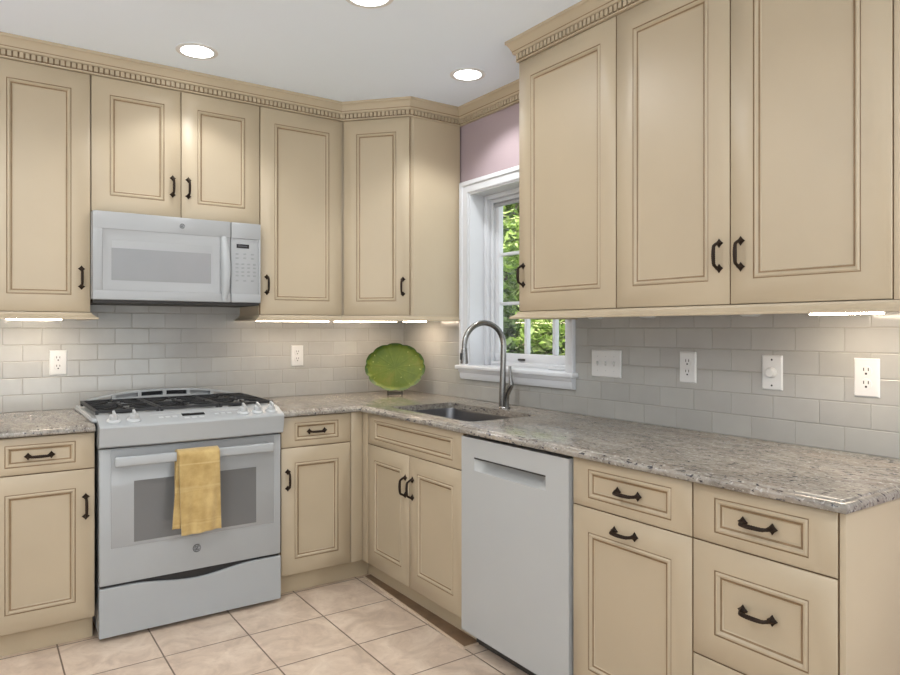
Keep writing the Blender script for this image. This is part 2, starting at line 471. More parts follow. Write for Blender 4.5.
C1, C2 = (1.624, QU), (PU, 3.095)
crown('trim_3', [(0.0, QU), C1, C2, (WX, 3.095)], 'cream crown moulding with dentils above the cabinets on the range wall', ge=(WX, 2.5))
crown('trim_4', [(WX, 3.095), (WX, 2.215)], 'cream crown moulding with dentils above the window', gs=(1.9, 3.095), ge=(PU, 2.215))
crown('trim_5', [(WX, 2.215), (PU, 2.215), (PU, 0.772), (WX, 0.772)], 'cream crown moulding with dentils above the right wall cabinets', gs=(WX, 2.6))
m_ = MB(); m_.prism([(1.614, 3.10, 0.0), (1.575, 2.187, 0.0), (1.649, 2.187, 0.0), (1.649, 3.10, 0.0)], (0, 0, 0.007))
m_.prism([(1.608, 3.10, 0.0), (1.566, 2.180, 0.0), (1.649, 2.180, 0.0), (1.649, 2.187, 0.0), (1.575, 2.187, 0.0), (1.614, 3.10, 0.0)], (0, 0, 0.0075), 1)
struct('trim_6', m_, [STRIPB, simple('light_strip_edge', (0.60, 0.47, 0.35), 0.5)], 'narrow brown strip on the floor along the sink cabinet toe kick', 'floor trim')  # brown wedge with a paler left edge, wider at the near end

# ------------------------------------------------------------------ window
win = thing('window_1', (WX, 0.5*(WY0+WY1), WZ0), 'white framed window over the sink with a grid of nine panes', 'window', kind='structure')
CAS = [(0.0, 0.0), (0.0, 0.008), (0.010, 0.010), (0.038, 0.011), (0.042, 0.017), (0.056, 0.020), (0.063, 0.018), (0.066, 0.013), (0.066, 0.0)]
mb = MB()
zc0 = 1.052
def cas_ring(y, z, sy, sz): return [mb._v((WX + 0.008 - (0.008 + h) if h else WX, y + sy*w, z + sz*w)) for w, h in CAS]
wr = 0.054 / 0.066
seq = [cas_ring(WY1, zc0, 1, 0), cas_ring(WY1, WZ1, 1, 0.93), cas_ring(WY0, WZ1, -wr, 0.93), cas_ring(WY0, zc0, -wr, 0)]
for A, B in zip(seq, seq[1:]):
    for k in range(len(CAS)): mb.face([A[k], A[(k+1) % len(CAS)], B[(k+1) % len(CAS)], B[k]])
mb.face(seq[0]); mb.face(seq[-1])
obj('casing', mb, TRIMW, win)
mb = MB()
mb.box((2.158, 2.192, 1.030), (2.40, 3.090, 1.052), bev=0.006, seg=3)
obj('sill', mb, TRIMW, win)
mb = MB()
mb.prism([(2.199, 2.206, 1.030), (2.166, 2.206, 1.030), (2.168, 2.206, 1.020), (2.176, 2.206, 1.012), (2.178, 2.206, 0.990), (2.184, 2.206, 0.978), (2.199, 2.206, 0.978)], (0, 0.860, 0))
obj('apron', mb, TRIMW, win)
mb = MB()
XS = 2.335
for (ya, yb) in ((WY1 - 0.012, WY1), (WY0, WY0 + 0.012)): mb.box((WX + 0.0, ya, 1.052), (2.40, yb, WZ1))
mb.box((WX + 0.0, WY0 + 0.012, WZ1 - 0.012), (2.40, WY1 - 0.012, WZ1))
mb.box((2.295, 2.976, 1.052), (XS, WY1 - 0.012, WZ1 - 0.012), bev=0.003); mb.box((2.318, 2.952, 1.052), (XS, 2.976, WZ1 - 0.030), bev=0.003)
mb.box((2.295, WY0 + 0.012, 1.052), (XS, WY0 + 0.022, WZ1 - 0.012), bev=0.003)
mb.box((2.295, WY0 + 0.022, WZ1 - 0.036), (XS, 2.976, WZ1 - 0.012), bev=0.003); mb.box((2.318, WY0 + 0.022, WZ1 - 0.056), (XS, 2.952, WZ1 - 0.036), bev=0.003)
mb.box((2.305, WY0 + 0.022, 1.0505), (XS, 2.952, 1.074), bev=0.003)
obj('jamb', mb, TRIMW, win)
GY0, GY1, GZ0, GZ1 = 2.291, 2.923, 1.118, 1.915
SX = 2.367
mb = MB()
ya, yb = WY0 + 0.013, WY1 - 0.013
mb.box((XS, ya, 1.0505), (SX, yb, GZ0), bev=0.004); mb.box((XS, ya, GZ1), (SX, yb, WZ1 - 0.013), bev=0.004)
mb.box((XS, ya, GZ0 - 0.004), (SX, GY0, GZ1 + 0.004), bev=0.003); mb.box((XS, GY1, GZ0 - 0.004), (SX, yb, GZ1 + 0.004), bev=0.004)
sash = obj('sash', mb, TRIMW, win)
mb = MB()
for k in (1, 2):
    y = GY0 + (GY1 - GY0) * k / 3 ; mb.box((2.342, y - 0.010, GZ0), (2.370, y + 0.010, GZ1), bev=0.004)
    z = GZ0 + (GZ1 - GZ0) * k / 3 ; mb.box((2.344, GY0, z - 0.009), (2.368, GY1, z + 0.009), bev=0.004)
obj('muntin', mb, TRIMW, sash)
obj('pane', MB().box((2.360, GY0 - 0.003, GZ0 - 0.003), (2.364, GY1 + 0.003, GZ1 + 0.003)), PANE, sash)
obj('sash_lock', MB().box((2.325, 2.705, 1.083), (2.3345, 2.755, 1.093), bev=0.002), SLOT, win)
mb = MB(); mb.box((2.258, 2.32, 1.0522), (2.304, 2.455, 1.066), bev=0.005); mb.box((2.262, 2.34, 1.0655), (2.29, 2.43, 1.076), bev=0.004)
obj('crank', mb, TRIMW, win)
obj('head_shade_strip', MB().box((2.325, WY0 + 0.03, 1.908), (2.3348, 2.950, 1.926)), FIXG, win)  # grey strip painting in the shade gap at the window head

# ------------------------------------------------------------------ wall cabinets
RAIL = [(-0.02, 1.3185), (0.004, 1.3185), (0.005, 1.3125), (0.008, 1.309), (0.016, 1.303), (0.024, 1.2985), (0.028, 1.296), (0.028, 1.2895), (0.0, 1.2895), (-0.02, 1.2895)]
UZ0, UZ1 = 1.3195, 2.361
def uframe_top(mb): pass
def wall_cab(loc, label): return thing('wall_cabinet', loc, label, 'wall cabinet')
def light_rail(p, path, gs=None, ge=None):
    mb = MB(); sweep(mb, path, RAIL, gs, ge); return obj('light_rail', mb, CREAM, p)
HZ = 1.470
# left of the range
w = wall_cab((0.22, 3.69, UZ0), 'tall single door cream wall cabinet left of the microwave')
carcass(w, 0.033, 0.4185, QU + T, 3.699, UZ0, CEIL - 0.0005, True)
door(w, FUB, 0.033, 0.4185, UZ0, UZ1, hnd=(0.4185 - 0.036, HZ))
light_rail(w, [(0.033, QU), (0.4185, QU), (0.4185, 3.699)])
# above the microwave
w = wall_cab((0.79, 3.69, 1.765), 'short two door cream wall cabinet directly above the microwave')
carcass(w, 0.4195, 1.1735, QU + T, 3.699, 1.765, CEIL - 0.0005, True)
door(w, FUB, 0.4195, 0.797, 1.765, UZ1, hnd=(0.797 - 0.038, 1.910))
door(w, FUB, 0.797, 1.1735, 1.765, UZ1, hnd=(0.797 + 0.032, 1.910))
# right of the range
w = wall_cab((1.4, 3.69, UZ0), 'tall single door cream wall cabinet between the microwave and the corner')
carcass(w, 1.1745, 1.6235, QU + T, 3.699, UZ0, CEIL - 0.0005, True)
door(w, FUB, 1.1745, 1.6235, UZ0, UZ1, hnd=(1.1745 + 0.034, HZ))
light_rail(w, [(1.1745, 3.699), (1.1745, QU), (1.6235, QU)], ge=C2)
# diagonal corner
w = wall_cab((1.95, 3.5, UZ0), 'cream corner wall cabinet with an angled door above the green plate')
dv = Vector((C2[0] - C1[0], C2[1] - C1[1], 0)); dl = dv.length; dv.normalize(); dn = Vector((dv.y, -dv.x, 0))
FD = frame((C1[0] - dn.x*T, C1[1] - dn.y*T, 0), dv, dn)
mb = MB()
i1 = Vector((C1[0], C1[1], 0)) - dn*T + dv*0.004; i2 = Vector((C2[0], C2[1], 0)) - dn*T - dv*0.002
mb.prism([(1.6245, 3.699, UZ0), (1.6245, i1.y + 0.006, UZ0), (i1.x, i1.y, UZ0), (i2.x, i2.y, UZ0), (i2.x + 0.012, 3.095, UZ0), (2.199, 3.095, UZ0), (2.199, 3.699, UZ0)], (0, 0, CEIL - 0.0005 - UZ0))
obj('body', mb, CREAM, w)
door(w, FD, 0.006, dl, UZ0, UZ1, hnd=(dl - 0.036, HZ))
light_rail(w, [(1.6238, QU), C2, (2.199, 3.095)], gs=(1.2, QU))
# right wall, single door
w = wall_cab((2.19, 1.95, UZ0), 'cream wall cabinet with one door, beside the window')
carcass(w, PU + T, 2.199, 1.6835, 2.2155, UZ0, CEIL - 0.0005, True)
door(w, FUR, -2.2155, -1.6835, UZ0, UZ1, hnd=(-2.2155 + 0.030, HZ))
light_rail(w, [(2.199, 2.2155), (PU, 2.2155), (PU, 1.6836)])
# right wall, double door
w = wall_cab((2.19, 1.2, UZ0), 'large two door cream wall cabinet at the right edge of the photo')
carcass(w, PU + T, 2.199, 0.7865, 1.6830, UZ0, CEIL - 0.0005, True)
door(w, FUR, -1.6830, -1.2345, UZ0, UZ1, hnd=(-1.2345 - 0.036, HZ))
door(w, FUR, -1.2345, -0.7865, UZ0, UZ1, hnd=(-1.2345 + 0.036, HZ))
light_rail(w, [(PU, 1.6830), (PU, 0.772), (2.199, 0.772)])
obj('end_panel', MB().box((PU + 0.003, 0.772, UZ0), (2.199, 0.786, CEIL - 0.0005), bev=0.002), CREAM, w)

# ------------------------------------------------------------------ base cabinets
BZ = 0.105; DT = 0.839; DL = 0.689; DLB = 0.696
def base_cab(loc, label, name='base_cabinet'): return thing(name, loc, label, 'base cabinet')
def toe(p, a, b): return obj('toe_kick', MB().box(a, b), TOEK, p)
LH = 0.548
w = base_cab((0.2, 3.4, 0), 'cream base cabinet with one drawer and one door, left of the range')
carcass(w, 0.024, 0.394, QB + T, 3.69, BZ, 0.8415)
door(w, FB, 0.024, 0.394, DLB, DT, 'drawer', 0.066, 0.028, hnd=(0.205, 0.765), hz=True)
door(w, FB, 0.024, 0.394, BZ, DLB, inset=0.066, vin=0.07, hnd=(0.394 - 0.033, LH))
toe(w, (0.024, 3.13, 0), (0.394, 3.148, BZ))
w = base_cab((1.35, 3.4, 0), 'cream base cabinet with one drawer and one door, right of the range')
carcass(w, 1.160, 1.5795, QB + T, 3.69, BZ, 0.8415)
door(w, FB, 1.160, 1.517, DLB, DT, 'drawer', 0.066, 0.028, hnd=(1.338, 0.765), hz=True)
door(w, FB, 1.160, 1.517, BZ, DLB, inset=0.066, vin=0.07, hnd=(1.160 + 0.033, LH))
obj('filler_strip', MB().box((1.5185, QB + 0.001, BZ), (1.5785, QB + T - 0.001, DT), bev=0.001), CREAM, w)
toe(w, (1.160, 3.13, 0), (1.649, 3.148, BZ))
w = base_cab((1.9, 2.6, 0), 'cream sink base cabinet with two doors under a false drawer front', 'sink_cabinet')
carcass(w, PB + T, 2.19, 2.2015, 3.054, BZ, 0.8415)
obj('filler_strip', MB().box((PB + 0.001, 3.0, BZ), (PB + T - 0.001, QB + T - 0.002, DT), bev=0.001), CREAM, w)
door(w, FR, -3.0, -2.2015, DL, DT, 'drawer_front', 0.07, 0.028)
door(w, FR, -3.0, -2.610, BZ, DL, inset=0.066, vin=0.07, hnd=(-2.610 - 0.030, LH))
door(w, FR, -2.610, -2.2015, BZ, DL, inset=0.066, vin=0.07, hnd=(-2.610 + 0.030, LH))
toe(w, (1.65, 2.2015, 0), (1.668, 3.129, BZ))
w = base_cab((1.9, 1.37, 0), 'cream base cabinet right of the dishwasher, one drawer over a pull-out door')
carcass(w, PB + T, 2.19, 1.1505, 1.5985, BZ, 0.8415)
door(w, FR, -1.5985, -1.1505, DL, DT, 'drawer', 0.066, 0.028, hnd=(-1.372, 0.762), hz=True)
door(w, FR, -1.5985, -1.1505, BZ, DL, inset=0.066, vin=0.075, hnd=(-1.384, 0.642), hz=True)
toe(w, (1.65, 1.1505, 0), (1.668, 1.5985, BZ))
w = base_cab((1.9, 0.96, 0), 'cream three drawer base cabinet at the near end of the counter')
carcass(w, PB + T, 2.19, 0.7725, 1.1500, BZ, 0.8415)
for (za, zb, vi, hz_) in ((DL, DT, 0.028, 0.765), (0.385, DL, 0.066, 0.545), (BZ, 0.385, 0.066, 0.245)):
    door(w, FR, -1.1500, -0.7725, za, zb, 'drawer', 0.064, vi, hnd=(-0.964, hz_), hz=True)
toe(w, (1.65, 0.7725, 0), (1.668, 1.1500, BZ))
obj('end_panel', MB().box((PB + 0.003, 0.757, 0.0), (2.199, 0.7715, 0.8415), bev=0.002), CREAM, w)

# ------------------------------------------------------------------ worktops
def poly_off(P, dist):
    out = []; n = len(P)
    for i in range(n):
        a, b, c = Vector(P[i-1]), Vector(P[i]), Vector(P[(i+1) % n])
        d0 = (b - a).normalized(); d1 = (c - b).normalized()
        n0 = Vector((-d0.y, d0.x)); n1 = Vector((-d1.y, d1.x)); w0, w1 = dist[i-1], dist[i]
        den = n0.x*n1.y - n0.y*n1.x
        out.append(b + Vector(((w0*n1.y - w1*n0.y), (w1*n0.x - w0*n1.x))) / den)
    return out
EDGE = [(0.006, 0.8425), (0.001, 0.845), (0.0, 0.849), (0.0, 0.856), (0.003, 0.8615), (0.009, 0.8645), (0.016, 0.8655), (0.018, 0.8685), (0.022, 0.8700)]
def counter(name, P, exposed, label, hole=None):
    """P counter-clockwise plan outline; exposed[i] = edge i gets the moulded profile"""
    mb = MB(); bm = mb.bm; loops = []
    for d, z in EDGE:
        loops.append([bm.verts.new((q.x, q.y, z)) for q in poly_off(P, [d if e else 0.0 for e in exposed])])
    n = len(P)
    for A, B in zip(loops, loops[1:]):
        for i in range(n): mb.face([A[i], A[(i+1) % n], B[(i+1) % n], B[i]])
    def ring(vs): return [bm.edges.get((vs[i], vs[(i+1) % len(vs)])) or bm.edges.new((vs[i], vs[(i+1) % len(vs)])) for i in range(len(vs))]
    if hole:
        ht = [bm.verts.new((x, y, CT)) for x, y in hole]; hb = [bm.verts.new((x, y, EDGE[0][1])) for x, y in hole]
        for i in range(len(hole)): mb.face([ht[i], ht[(i+1) % len(hole)], hb[(i+1) % len(hole)], hb[i]])
        bmesh.ops.triangle_fill(bm, edges=ring(loops[-1]) + ring(ht), use_beauty=True)
        bmesh.ops.triangle_fill(bm, edges=ring(loops[0]) + ring(hb), use_beauty=True)
    else:
        mb.face(loops[-1]); mb.face(loops[0][::-1])
    o = obj(name, mb, GRANITE, ang=40)
    return tag(o, label, 'countertop')
counter('countertop', [(0.0, 3.03), (0.392, 3.03), (0.392, WY - 0.0005), (0.0, WY - 0.0005)], [1, 0, 0, 1], 'short speckled granite countertop left of the range')
hx0, hx1, hy0, hy1, hr = 1.655, 2.024, 2.258, 2.925, 0.028
hole = []
for cx, cy, a0 in ((hx1 - hr, hy1 - hr, 0), (hx0 + hr, hy1 - hr, 90), (hx0 + hr, hy0 + hr, 180), (hx1 - hr, hy0 + hr, 270)):
    for k in range(7):
        a = math.radians(a0 + 15*k); hole.append((cx + hr*math.cos(a), cy + hr*math.sin(a)))
counter('countertop', [(1.158, 3.03), (1.553, 3.03), (1.553, 0.742), (WX - 0.0005, 0.742), (WX - 0.0005, WY - 0.0005), (1.158, WY - 0.0005)],
        [1, 1, 1, 0, 0, 0], 'long L-shaped speckled granite countertop around the sink and under the window', hole)

# sink
sk = thing('sink', (1.84, 2.592, 0.842), 'stainless undermount sink set into the granite below the window', 'sink')
def rr(x0, x1, y0, y1, r, z, k=6):
    out = []
    for cx, cy, a0 in ((x1 - r, y1 - r, 0), (x0 + r, y1 - r, 90), (x0 + r, y0 + r, 180), (x1 - r, y0 + r, 270)):
        for i in range(k + 1):
            a = math.radians(a0 + 90*i/k); out.append((cx + r*math.cos(a), cy + r*math.sin(a), z))
    return out
mb = MB()
R = [rr(hx0 - 0.02, hx1 + 0.02, hy0 - 0.02, hy1 + 0.02, 0.06, 0.842), rr(hx0 - 0.001, hx1 + 0.001, hy0 - 0.001, hy1 + 0.001, 0.046, 0.842), rr(hx0 + 0.002, hx1 - 0.002, hy0 + 0.002, hy1 - 0.002, 0.045, 0.835),
     rr(hx0 + 0.006, hx1 - 0.006, hy0 + 0.006, hy1 - 0.006, 0.045, 0.66), rr(hx0 + 0.02, hx1 - 0.02, hy0 + 0.02, hy1 - 0.02, 0.05, 0.642), rr(1.80, 1.88, 2.55, 2.63, 0.0395, 0.636)]
vs = mb.grid(R, 0, close=True); mb.face(vs[-1])
R2 = [rr(hx0 - 0.02, hx1 + 0.02, hy0 - 0.02, hy1 + 0.02, 0.06, 0.8405), rr(hx0 - 0.003, hx1 + 0.003, hy0 - 0.003, hy1 + 0.003, 0.05, 0.838), rr(hx0, hx1, hy0, hy1, 0.05, 0.63)]
vs2 = mb.grid(R2, 0, close=True); mb.face(vs2[-1])
for k in range(len(vs[0])): mb.face([vs[0][k], vs[0][(k+1) % len(vs[0])], vs2[0][(k+1) % len(vs[0])], vs2[0][k]])
obj('basin', mb, SINKS, sk)
mb = MB(); mb.lathe([(0.0, 0.0), (0.042, 0.0), (0.042, 0.003), (0.036, 0.004), (0.034, 0.001), (0.0, 0.001)], (1.84, 2.59, 0.6365))
obj('drain', mb, STEEL, sk)

# faucet
FX, FY = 2.080, 2.568
fa = thing('faucet', (FX, FY, CT), 'brushed metal gooseneck faucet with side lever behind the sink', 'faucet')
mb = MB(); mb.lathe([(0.0, 0), (0.027, 0), (0.027, 0.004), (0.024, 0.008), (0.0, 0.008)], (FX, FY - 0.01, CT))
obj('base', mb, STEEL, fa)
sd = Vector((-0.985, 0.10, 0)).normalized()
pts, rs = [], []
for k in range(8):
    z = CT + 0.006 + (1.168 - CT) * k / 8; pts.append((FX, FY + 0.006*(1 - k/8.0)*1.5, z)); rs.append(0.0165 - 0.0028*min(1, k/5.0))
RA = 0.108
for k in range(19):
    a = math.pi * k / 18.0
    c = Vector((FX, FY, 1.168)) + sd * (RA * (1 - math.cos(a))) + Vector((0, 0, RA * math.sin(a)))
    pts.append(c); rs.append(0.0137 - 0.0012*k/18)
end = Vector(pts[-1]); pts.append(end - Vector((0, 0, 0.015))); rs.append(0.0125)
mb = MB(); mb.tube(pts, rs, 14); obj('spout', mb, STEEL, fa)
sp = end - Vector((0, 0, 0.013))
mb = MB(); mb.lathe([(0.0, 0.004), (0.0135, 0.004), (0.0145, 0.0), (0.016, -0.03), (0.0185, -0.062), (0.018, -0.068), (0.0, -0.068)], sp)
sh = obj('spray_head', mb, STEEL, fa)
mb = MB(); c = sp + sd * 0.0165
mb.box((c.x - 0.004, c.y - 0.007, sp.z - 0.050), (c.x + 0.004, c.y + 0.007, sp.z - 0.018), bev=0.003)
obj('button', mb, DARKS, sh)
pts = [(FX, FY - 0.022, CT + 0.006), (FX, FY - 0.021, CT + 0.035), (FX, FY - 0.026, CT + 0.065), (FX, FY - 0.040, CT + 0.090), (FX, FY - 0.054, CT + 0.108), (FX, FY - 0.058, CT + 0.122), (FX, FY - 0.053, CT + 0.145), (FX, FY - 0.049, CT + 0.178), (FX, FY - 0.047, CT + 0.202)]
mb = MB(); mb.tube(pts, [0.0125, 0.0125, 0.013, 0.014, 0.0135, 0.0115, 0.009, 0.0075, 0.0068], 12)
obj('lever', mb, STEEL, fa)

# ------------------------------------------------------------------ dishwasher
dw = thing('dishwasher', (1.9, 1.9, 0), 'white dishwasher with a recessed pocket handle between the sink cabinet and the drawers', 'dishwasher')
obj('body', MB().box((1.626, 1.606, 0.06), (2.15, 2.194, 0.83)), WHITE2, dw)
XD = 1.570; y0, y1, z0, z1 = 1.6075, 2.1985, 0.074, 0.829
pa, pb, pz0, pz1 = 1.716, 2.114, 0.706, 0.757
mb = MB()
xb = 1.625
ys = [y1, pb, pa, y0]; zs = [z0, pz0, pz1, z1]
fv = {}
for i, y in enumerate(ys):
    for j, z in enumerate(zs): fv[i, j] = mb._v((XD, y, z))
for i in range(3):
    for j in range(3):
        if (i, j) != (1, 1): mb.face([fv[i, j], fv[i+1, j], fv[i+1, j+1], fv[i, j+1]])
bk = [mb._v((xb, y, z)) for y, z in ((y1, z0), (y0, z0), (y0, z1), (y1, z1))]
mb.face(bk[::-1])
mb.face([fv[0,0], fv[1,0], fv[2,0], fv[3,0], bk[1], bk[0]]); mb.face([fv[3,3], fv[2,3], fv[1,3], fv[0,3], bk[3], bk[2]])
mb.face([fv[0,3], fv[0,2], fv[0,1], fv[0,0], bk[0], bk[3]]); mb.face([fv[3,0], fv[3,1], fv[3,2], fv[3,3], bk[2], bk[1]])
rows = []
for k in range(13):
    t = k / 12.0                                       # scoop from the bottom lip up and in, to the top of the pocket
    r = []
    for i in range(17):
        s_ = i / 16.0; e = min(1, min(s_, 1 - s_) / 0.16); e = math.sin(e*math.pi/2)
        dep = 0.044 * e * math.sin(min(1, t*1.35) * math.pi/2)
        if t > 0.999: dep = 0.0
        r.append((XD + dep, pb + (pa - pb)*s_, pz0 + (pz1 - pz0) * (t if k < 12 else 1.0)))
    rows.append(r)
g_ = mb.grid(rows)
# fixed end strips are degenerate on the face plane, so the pocket closes onto the panel
do = obj('door', mb, WHITEDW, dw, ang=40)
obj('pocket_shade_strip', MB().box((XD - 0.0015, pa, pz1 - 0.0045), (XD + 0.006, pb, pz1 + 0.0005)), SLOT, do)  # dark strip painting in the shade along the pocket top
obj('toe_panel', MB().box((1.64, 1.606, 0.004), (1.655, 2.194, 0.072)), DARKTOE, dw)

# ------------------------------------------------------------------ range
rg = thing('range', (0.776, 3.36, 0), 'white gas range with black grates and a yellow towel on its oven door', 'range')
RX0, RX1 = 0.402, 1.152; RC = 0.777
mb = MB(); mb.box((RX0 + 0.006, 3.075, 0.028), (RX1 - 0.004, 3.66, 0.872)); 
obj('body', mb, WHITE2, rg)
mb = MB(); mb.box((RX0 + 0.008, 3.045, 0.03), (RX1 - 0.006, 3.0745, 0.775)); obj('base_frame', mb, BLACK, rg)
for fx in (RX0 + 0.05, RX1 - 0.05):
    for fy in (3.12, 3.60):
        mb = MB(); mb.lathe([(0.0, 0.0), (0.020, 0.0), (0.020, 0.008), (0.010, 0.012), (0.010, 0.030), (0.0, 0.030)], (fx, fy, 0.0), seg=12); obj('foot', mb, BLACK, rg)
def bulge(x): u = (x - RC) / 0.375; return 1 - u*u
# storage drawer, its top edge dips in the middle
mb = MB(); N = 32
top = []
for k in range(N + 1):
    x = RX0 + 0.004 + (RX1 - RX0 - 0.006) * k / N; u = min(1, abs(x - RC) / 0.26)
    top.append((x, 0.2135 - 0.025 * (0.5 + 0.5*math.cos(math.pi*u))))
rows = []
for yy, dz in ((3.0755, 0.0), (3.034, 0.0), (3.030, -0.003)): rows.append([(x, yy, z + dz) for x, z in top])
rows.append([(x, 3.030, 0.020) for x, z in top]); rows.append([(x, 3.0755, 0.020) for x, z in top])
vs = mb.grid(rows); mb.face([r[0] for r in vs]); mb.face([r[-1] for r in vs][::-1]); mb.grid([rows[-1], rows[0]])
bmesh.ops.remove_doubles(mb.bm, verts=mb.bm.verts, dist=1e-5)
obj('storage_drawer', mb, WHITE, rg)
# oven door
mb = MB(); mb.box((RX0 + 0.004, 3.030, 0.2250), (RX1 - 0.002, 3.074, 0.769), bev=0.004)
od = obj('oven_door', mb, WHITE, rg)
mb = MB(); mb.box((0.447, 3.0275, 0.370), (1.118, 3.032, 0.763), bev=0.0015)
obj('glass_front', mb, simple('white_oven_glass', (0.33, 0.338, 0.338), 0.1, var=0.01), od)
mb = MB(); mb.box((0.532, 3.0266, 0.385), (1.035, 3.029, 0.632))
obj('oven_window', mb, GLASSG, od)
mb = MB(); mb.box((0.445, 3.0292, 0.368), (1.120, 3.0305, 0.3695)); mb.box((0.445, 3.0292, 0.368), (0.4465, 3.0305, 0.764)); mb.box((1.1185, 3.0292, 0.368), (1.120, 3.0305, 0.764))
obj('glass_seam', mb, GREYP, od)
mb = MB(); mb.box((0.453, 2.966, 0.703), (1.098, 2.986, 0.742), bev=0.007, seg=3)
for xa in (0.462, 1.069): mb.box((xa, 2.98, 0.708), (xa + 0.022, 3.031, 0.738), bev=0.004)
obj('handle', mb, WHITE, od)
def emblem(parent, c, r, n):
    """round monogram badge: ring, scalloped inner ring and two looping letters"""
    u = Vector((1, 0, 0)) if abs(n[1]) > 0.5 else Vector((0, -1, 0)); v = Vector((0, 0, 1)); n = Vector(n); c = Vector(c)
    def Q(a, b, h=0.0006): return c + u*a*r + v*b*r + n*h
    mb = MB()
    mb.tube([Q(math.cos(k*math.pi/14), math.sin(k*math.pi/14)) for k in range(29)], 0.10*r, 6, caps=False)
    for q in range(4):
        a0 = q*math.pi/2
        mb.tube([Q(0.80*math.cos(a0 + 0.25 + t*0.18) * (1 - 0.16*math.sin(t*math.pi/6)), 0.80*math.sin(a0 + 0.25 + t*0.18) * (1 - 0.16*math.sin(t*math.pi/6))) for t in range(7)], 0.05*r, 5)
    G = [(-0.08, 0.38), (-0.22, 0.50), (-0.42, 0.38), (-0.52, 0.08), (-0.46, -0.25), (-0.25, -0.38), (-0.06, -0.2), (-0.02, 0.06), (-0.24, 0.04), (-0.05, -0.05), (-0.02, -0.42), (-0.28, -0.58)]
    E_ = [(0.46, 0.40), (0.30, 0.52), (0.10, 0.42), (0.08, 0.18), (0.30, 0.04), (0.12, 0.0), (0.02, -0.24), (0.16, -0.46), (0.38, -0.42), (0.52, -0.22)]
    for Lt in (G, E_): mb.tube([Q(*p) for p in Lt], 0.07*r, 5)
    return obj('emblem', mb, LOGO, parent)
emblem(od, (0.779, 3.0292, 0.315), 0.0155, (0, -1, 0))
# control panel, bowed towards the room
mb = MB(); N = 28
PR = [(3.072, 0.772), (3.012, 0.777), (3.004, 0.783), (2.994, 0.835), (2.989, 0.857), (2.992, 0.863), (3.000, 0.867), (3.085, 0.894), (3.105, 0.8975), (3.120, 0.898), (3.120, 0.874)]
rows = []
for k in range(N + 1):
    x = RX0 + (RX1 - RX0) * k / N; b = bulge(x)
    rows.append([(x, y - (0.018*b if y < 3.06 else (0.0)), z) for y, z in PR])
vs = mb.grid([[r[j] for r in rows] for j in range(len(PR))])
mb.face([v[0] for v in vs]); mb.face([v[-1] for v in vs][::-1]); mb.grid([[r[-1] for r in rows], [r[0] for r in rows]])
bmesh.ops.remove_doubles(mb.bm, verts=mb.bm.verts, dist=1e-5)
cp = obj('control_panel', mb, WHITE, rg)
sl = Vector((0, 0.085 + 0.012, 0.027)).normalized(); sn = Vector((0, -sl.z, sl.y))
def slope_pt(x, t):                                  # t = 0 at the front lip, 1 at the back
    b = bulge(x); yf = 3.000 - 0.018*b; return Vector((x, yf + (3.085 - yf)*t, 0.867 + 0.027*t))
for x, t in ((0.458, 0.42), (0.532, 0.42), (0.978, 0.42), (1.042, 0.42), (1.106, 0.42)):
    mb = MB(); c = slope_pt(x, t)
    mb.lathe([(0.0, -0.001), (0.026, -0.001), (0.026, 0.003), (0.022, 0.007), (0.017, 0.009), (0.0165, 0.024), (0.014, 0.027), (0.0, 0.027)], c, sn)
    k_ = obj('knob', mb, WHITE2, rg)
    F = frame(c, (1, 0, 0), sn)
    F = Matrix(((1, 0, 0, c.x), (0, sl.y, sn.y, c.y), (0, sl.z, sn.z, c.z), (0, 0, 0, 1)))
    g2 = MB(F); g2.box((-0.005, -0.019, 0.024), (0.005, 0.019, 0.040), bev=0.003); obj('knob_grip', g2, WHITE2, k_)
def slope_box(x0, x1, t0, t1, hh):
    mb = MB(); p = [slope_pt(x0, t0), slope_pt(x1, t0), slope_pt(x1, t1), slope_pt(x0, t1)]
    mb.prism([q + sn*(-0.001) for q in p], sn*(hh + 0.001)); return mb
obj('display', slope_box(0.722, 0.815, 0.50, 0.74, 0.0012), BLACKG, cp)
for x in (0.628, 0.655, 0.682, 0.855, 0.882, 0.909): obj('button', slope_box(x, x + 0.018, 0.42, 0.58, 0.0008), GREYP, cp)
for x in (0.725, 0.755, 0.785): obj('button', slope_box(x, x + 0.020, 0.22, 0.36, 0.0008), GREYP, cp)
for x0_, x1_ in ((0.60, 0.722), (0.845, 0.967)): obj('printed_legend', slope_box(x0_, x1_, 0.80, 0.825, 0.0006), GREYP, cp)
# cooktop
mb = MB()
R = [rr(0.386, 1.166, 3.072, 3.668, 0.02, 0.872), rr(0.384, 1.168, 3.070, 3.670, 0.02, 0.878), rr(0.388, 1.164, 3.074, 3.666, 0.02, 0.888), rr(0.400, 1.152, 3.122, 3.655, 0.02, 0.889), rr(0.410, 1.142, 3.130, 3.645, 0.02, 0.880)]
vs = mb.grid(R, 0, close=True); mb.face(vs[-1]); mb.face(vs[0][::-1])
obj('cooktop', mb, WHITE, rg)
for bx, by, br in ((0.525, 3.25, 0.045), (0.525, 3.51, 0.036), (1.03, 3.25, 0.040), (1.03, 3.51, 0.036), (0.777, 3.38, 0.050)):
    mb = MB(); mb.lathe([(0.0, 0.0), (br + 0.012, 0.0), (br + 0.010, 0.006), (br*0.85, 0.008), (br*0.85, 0.014), (br, 0.015), (br*0.98, 0.022), (br*0.8, 0.024), (0.0, 0.024)], (bx, by, 0.8802))
    obj('burner', mb, BLACK, rg)
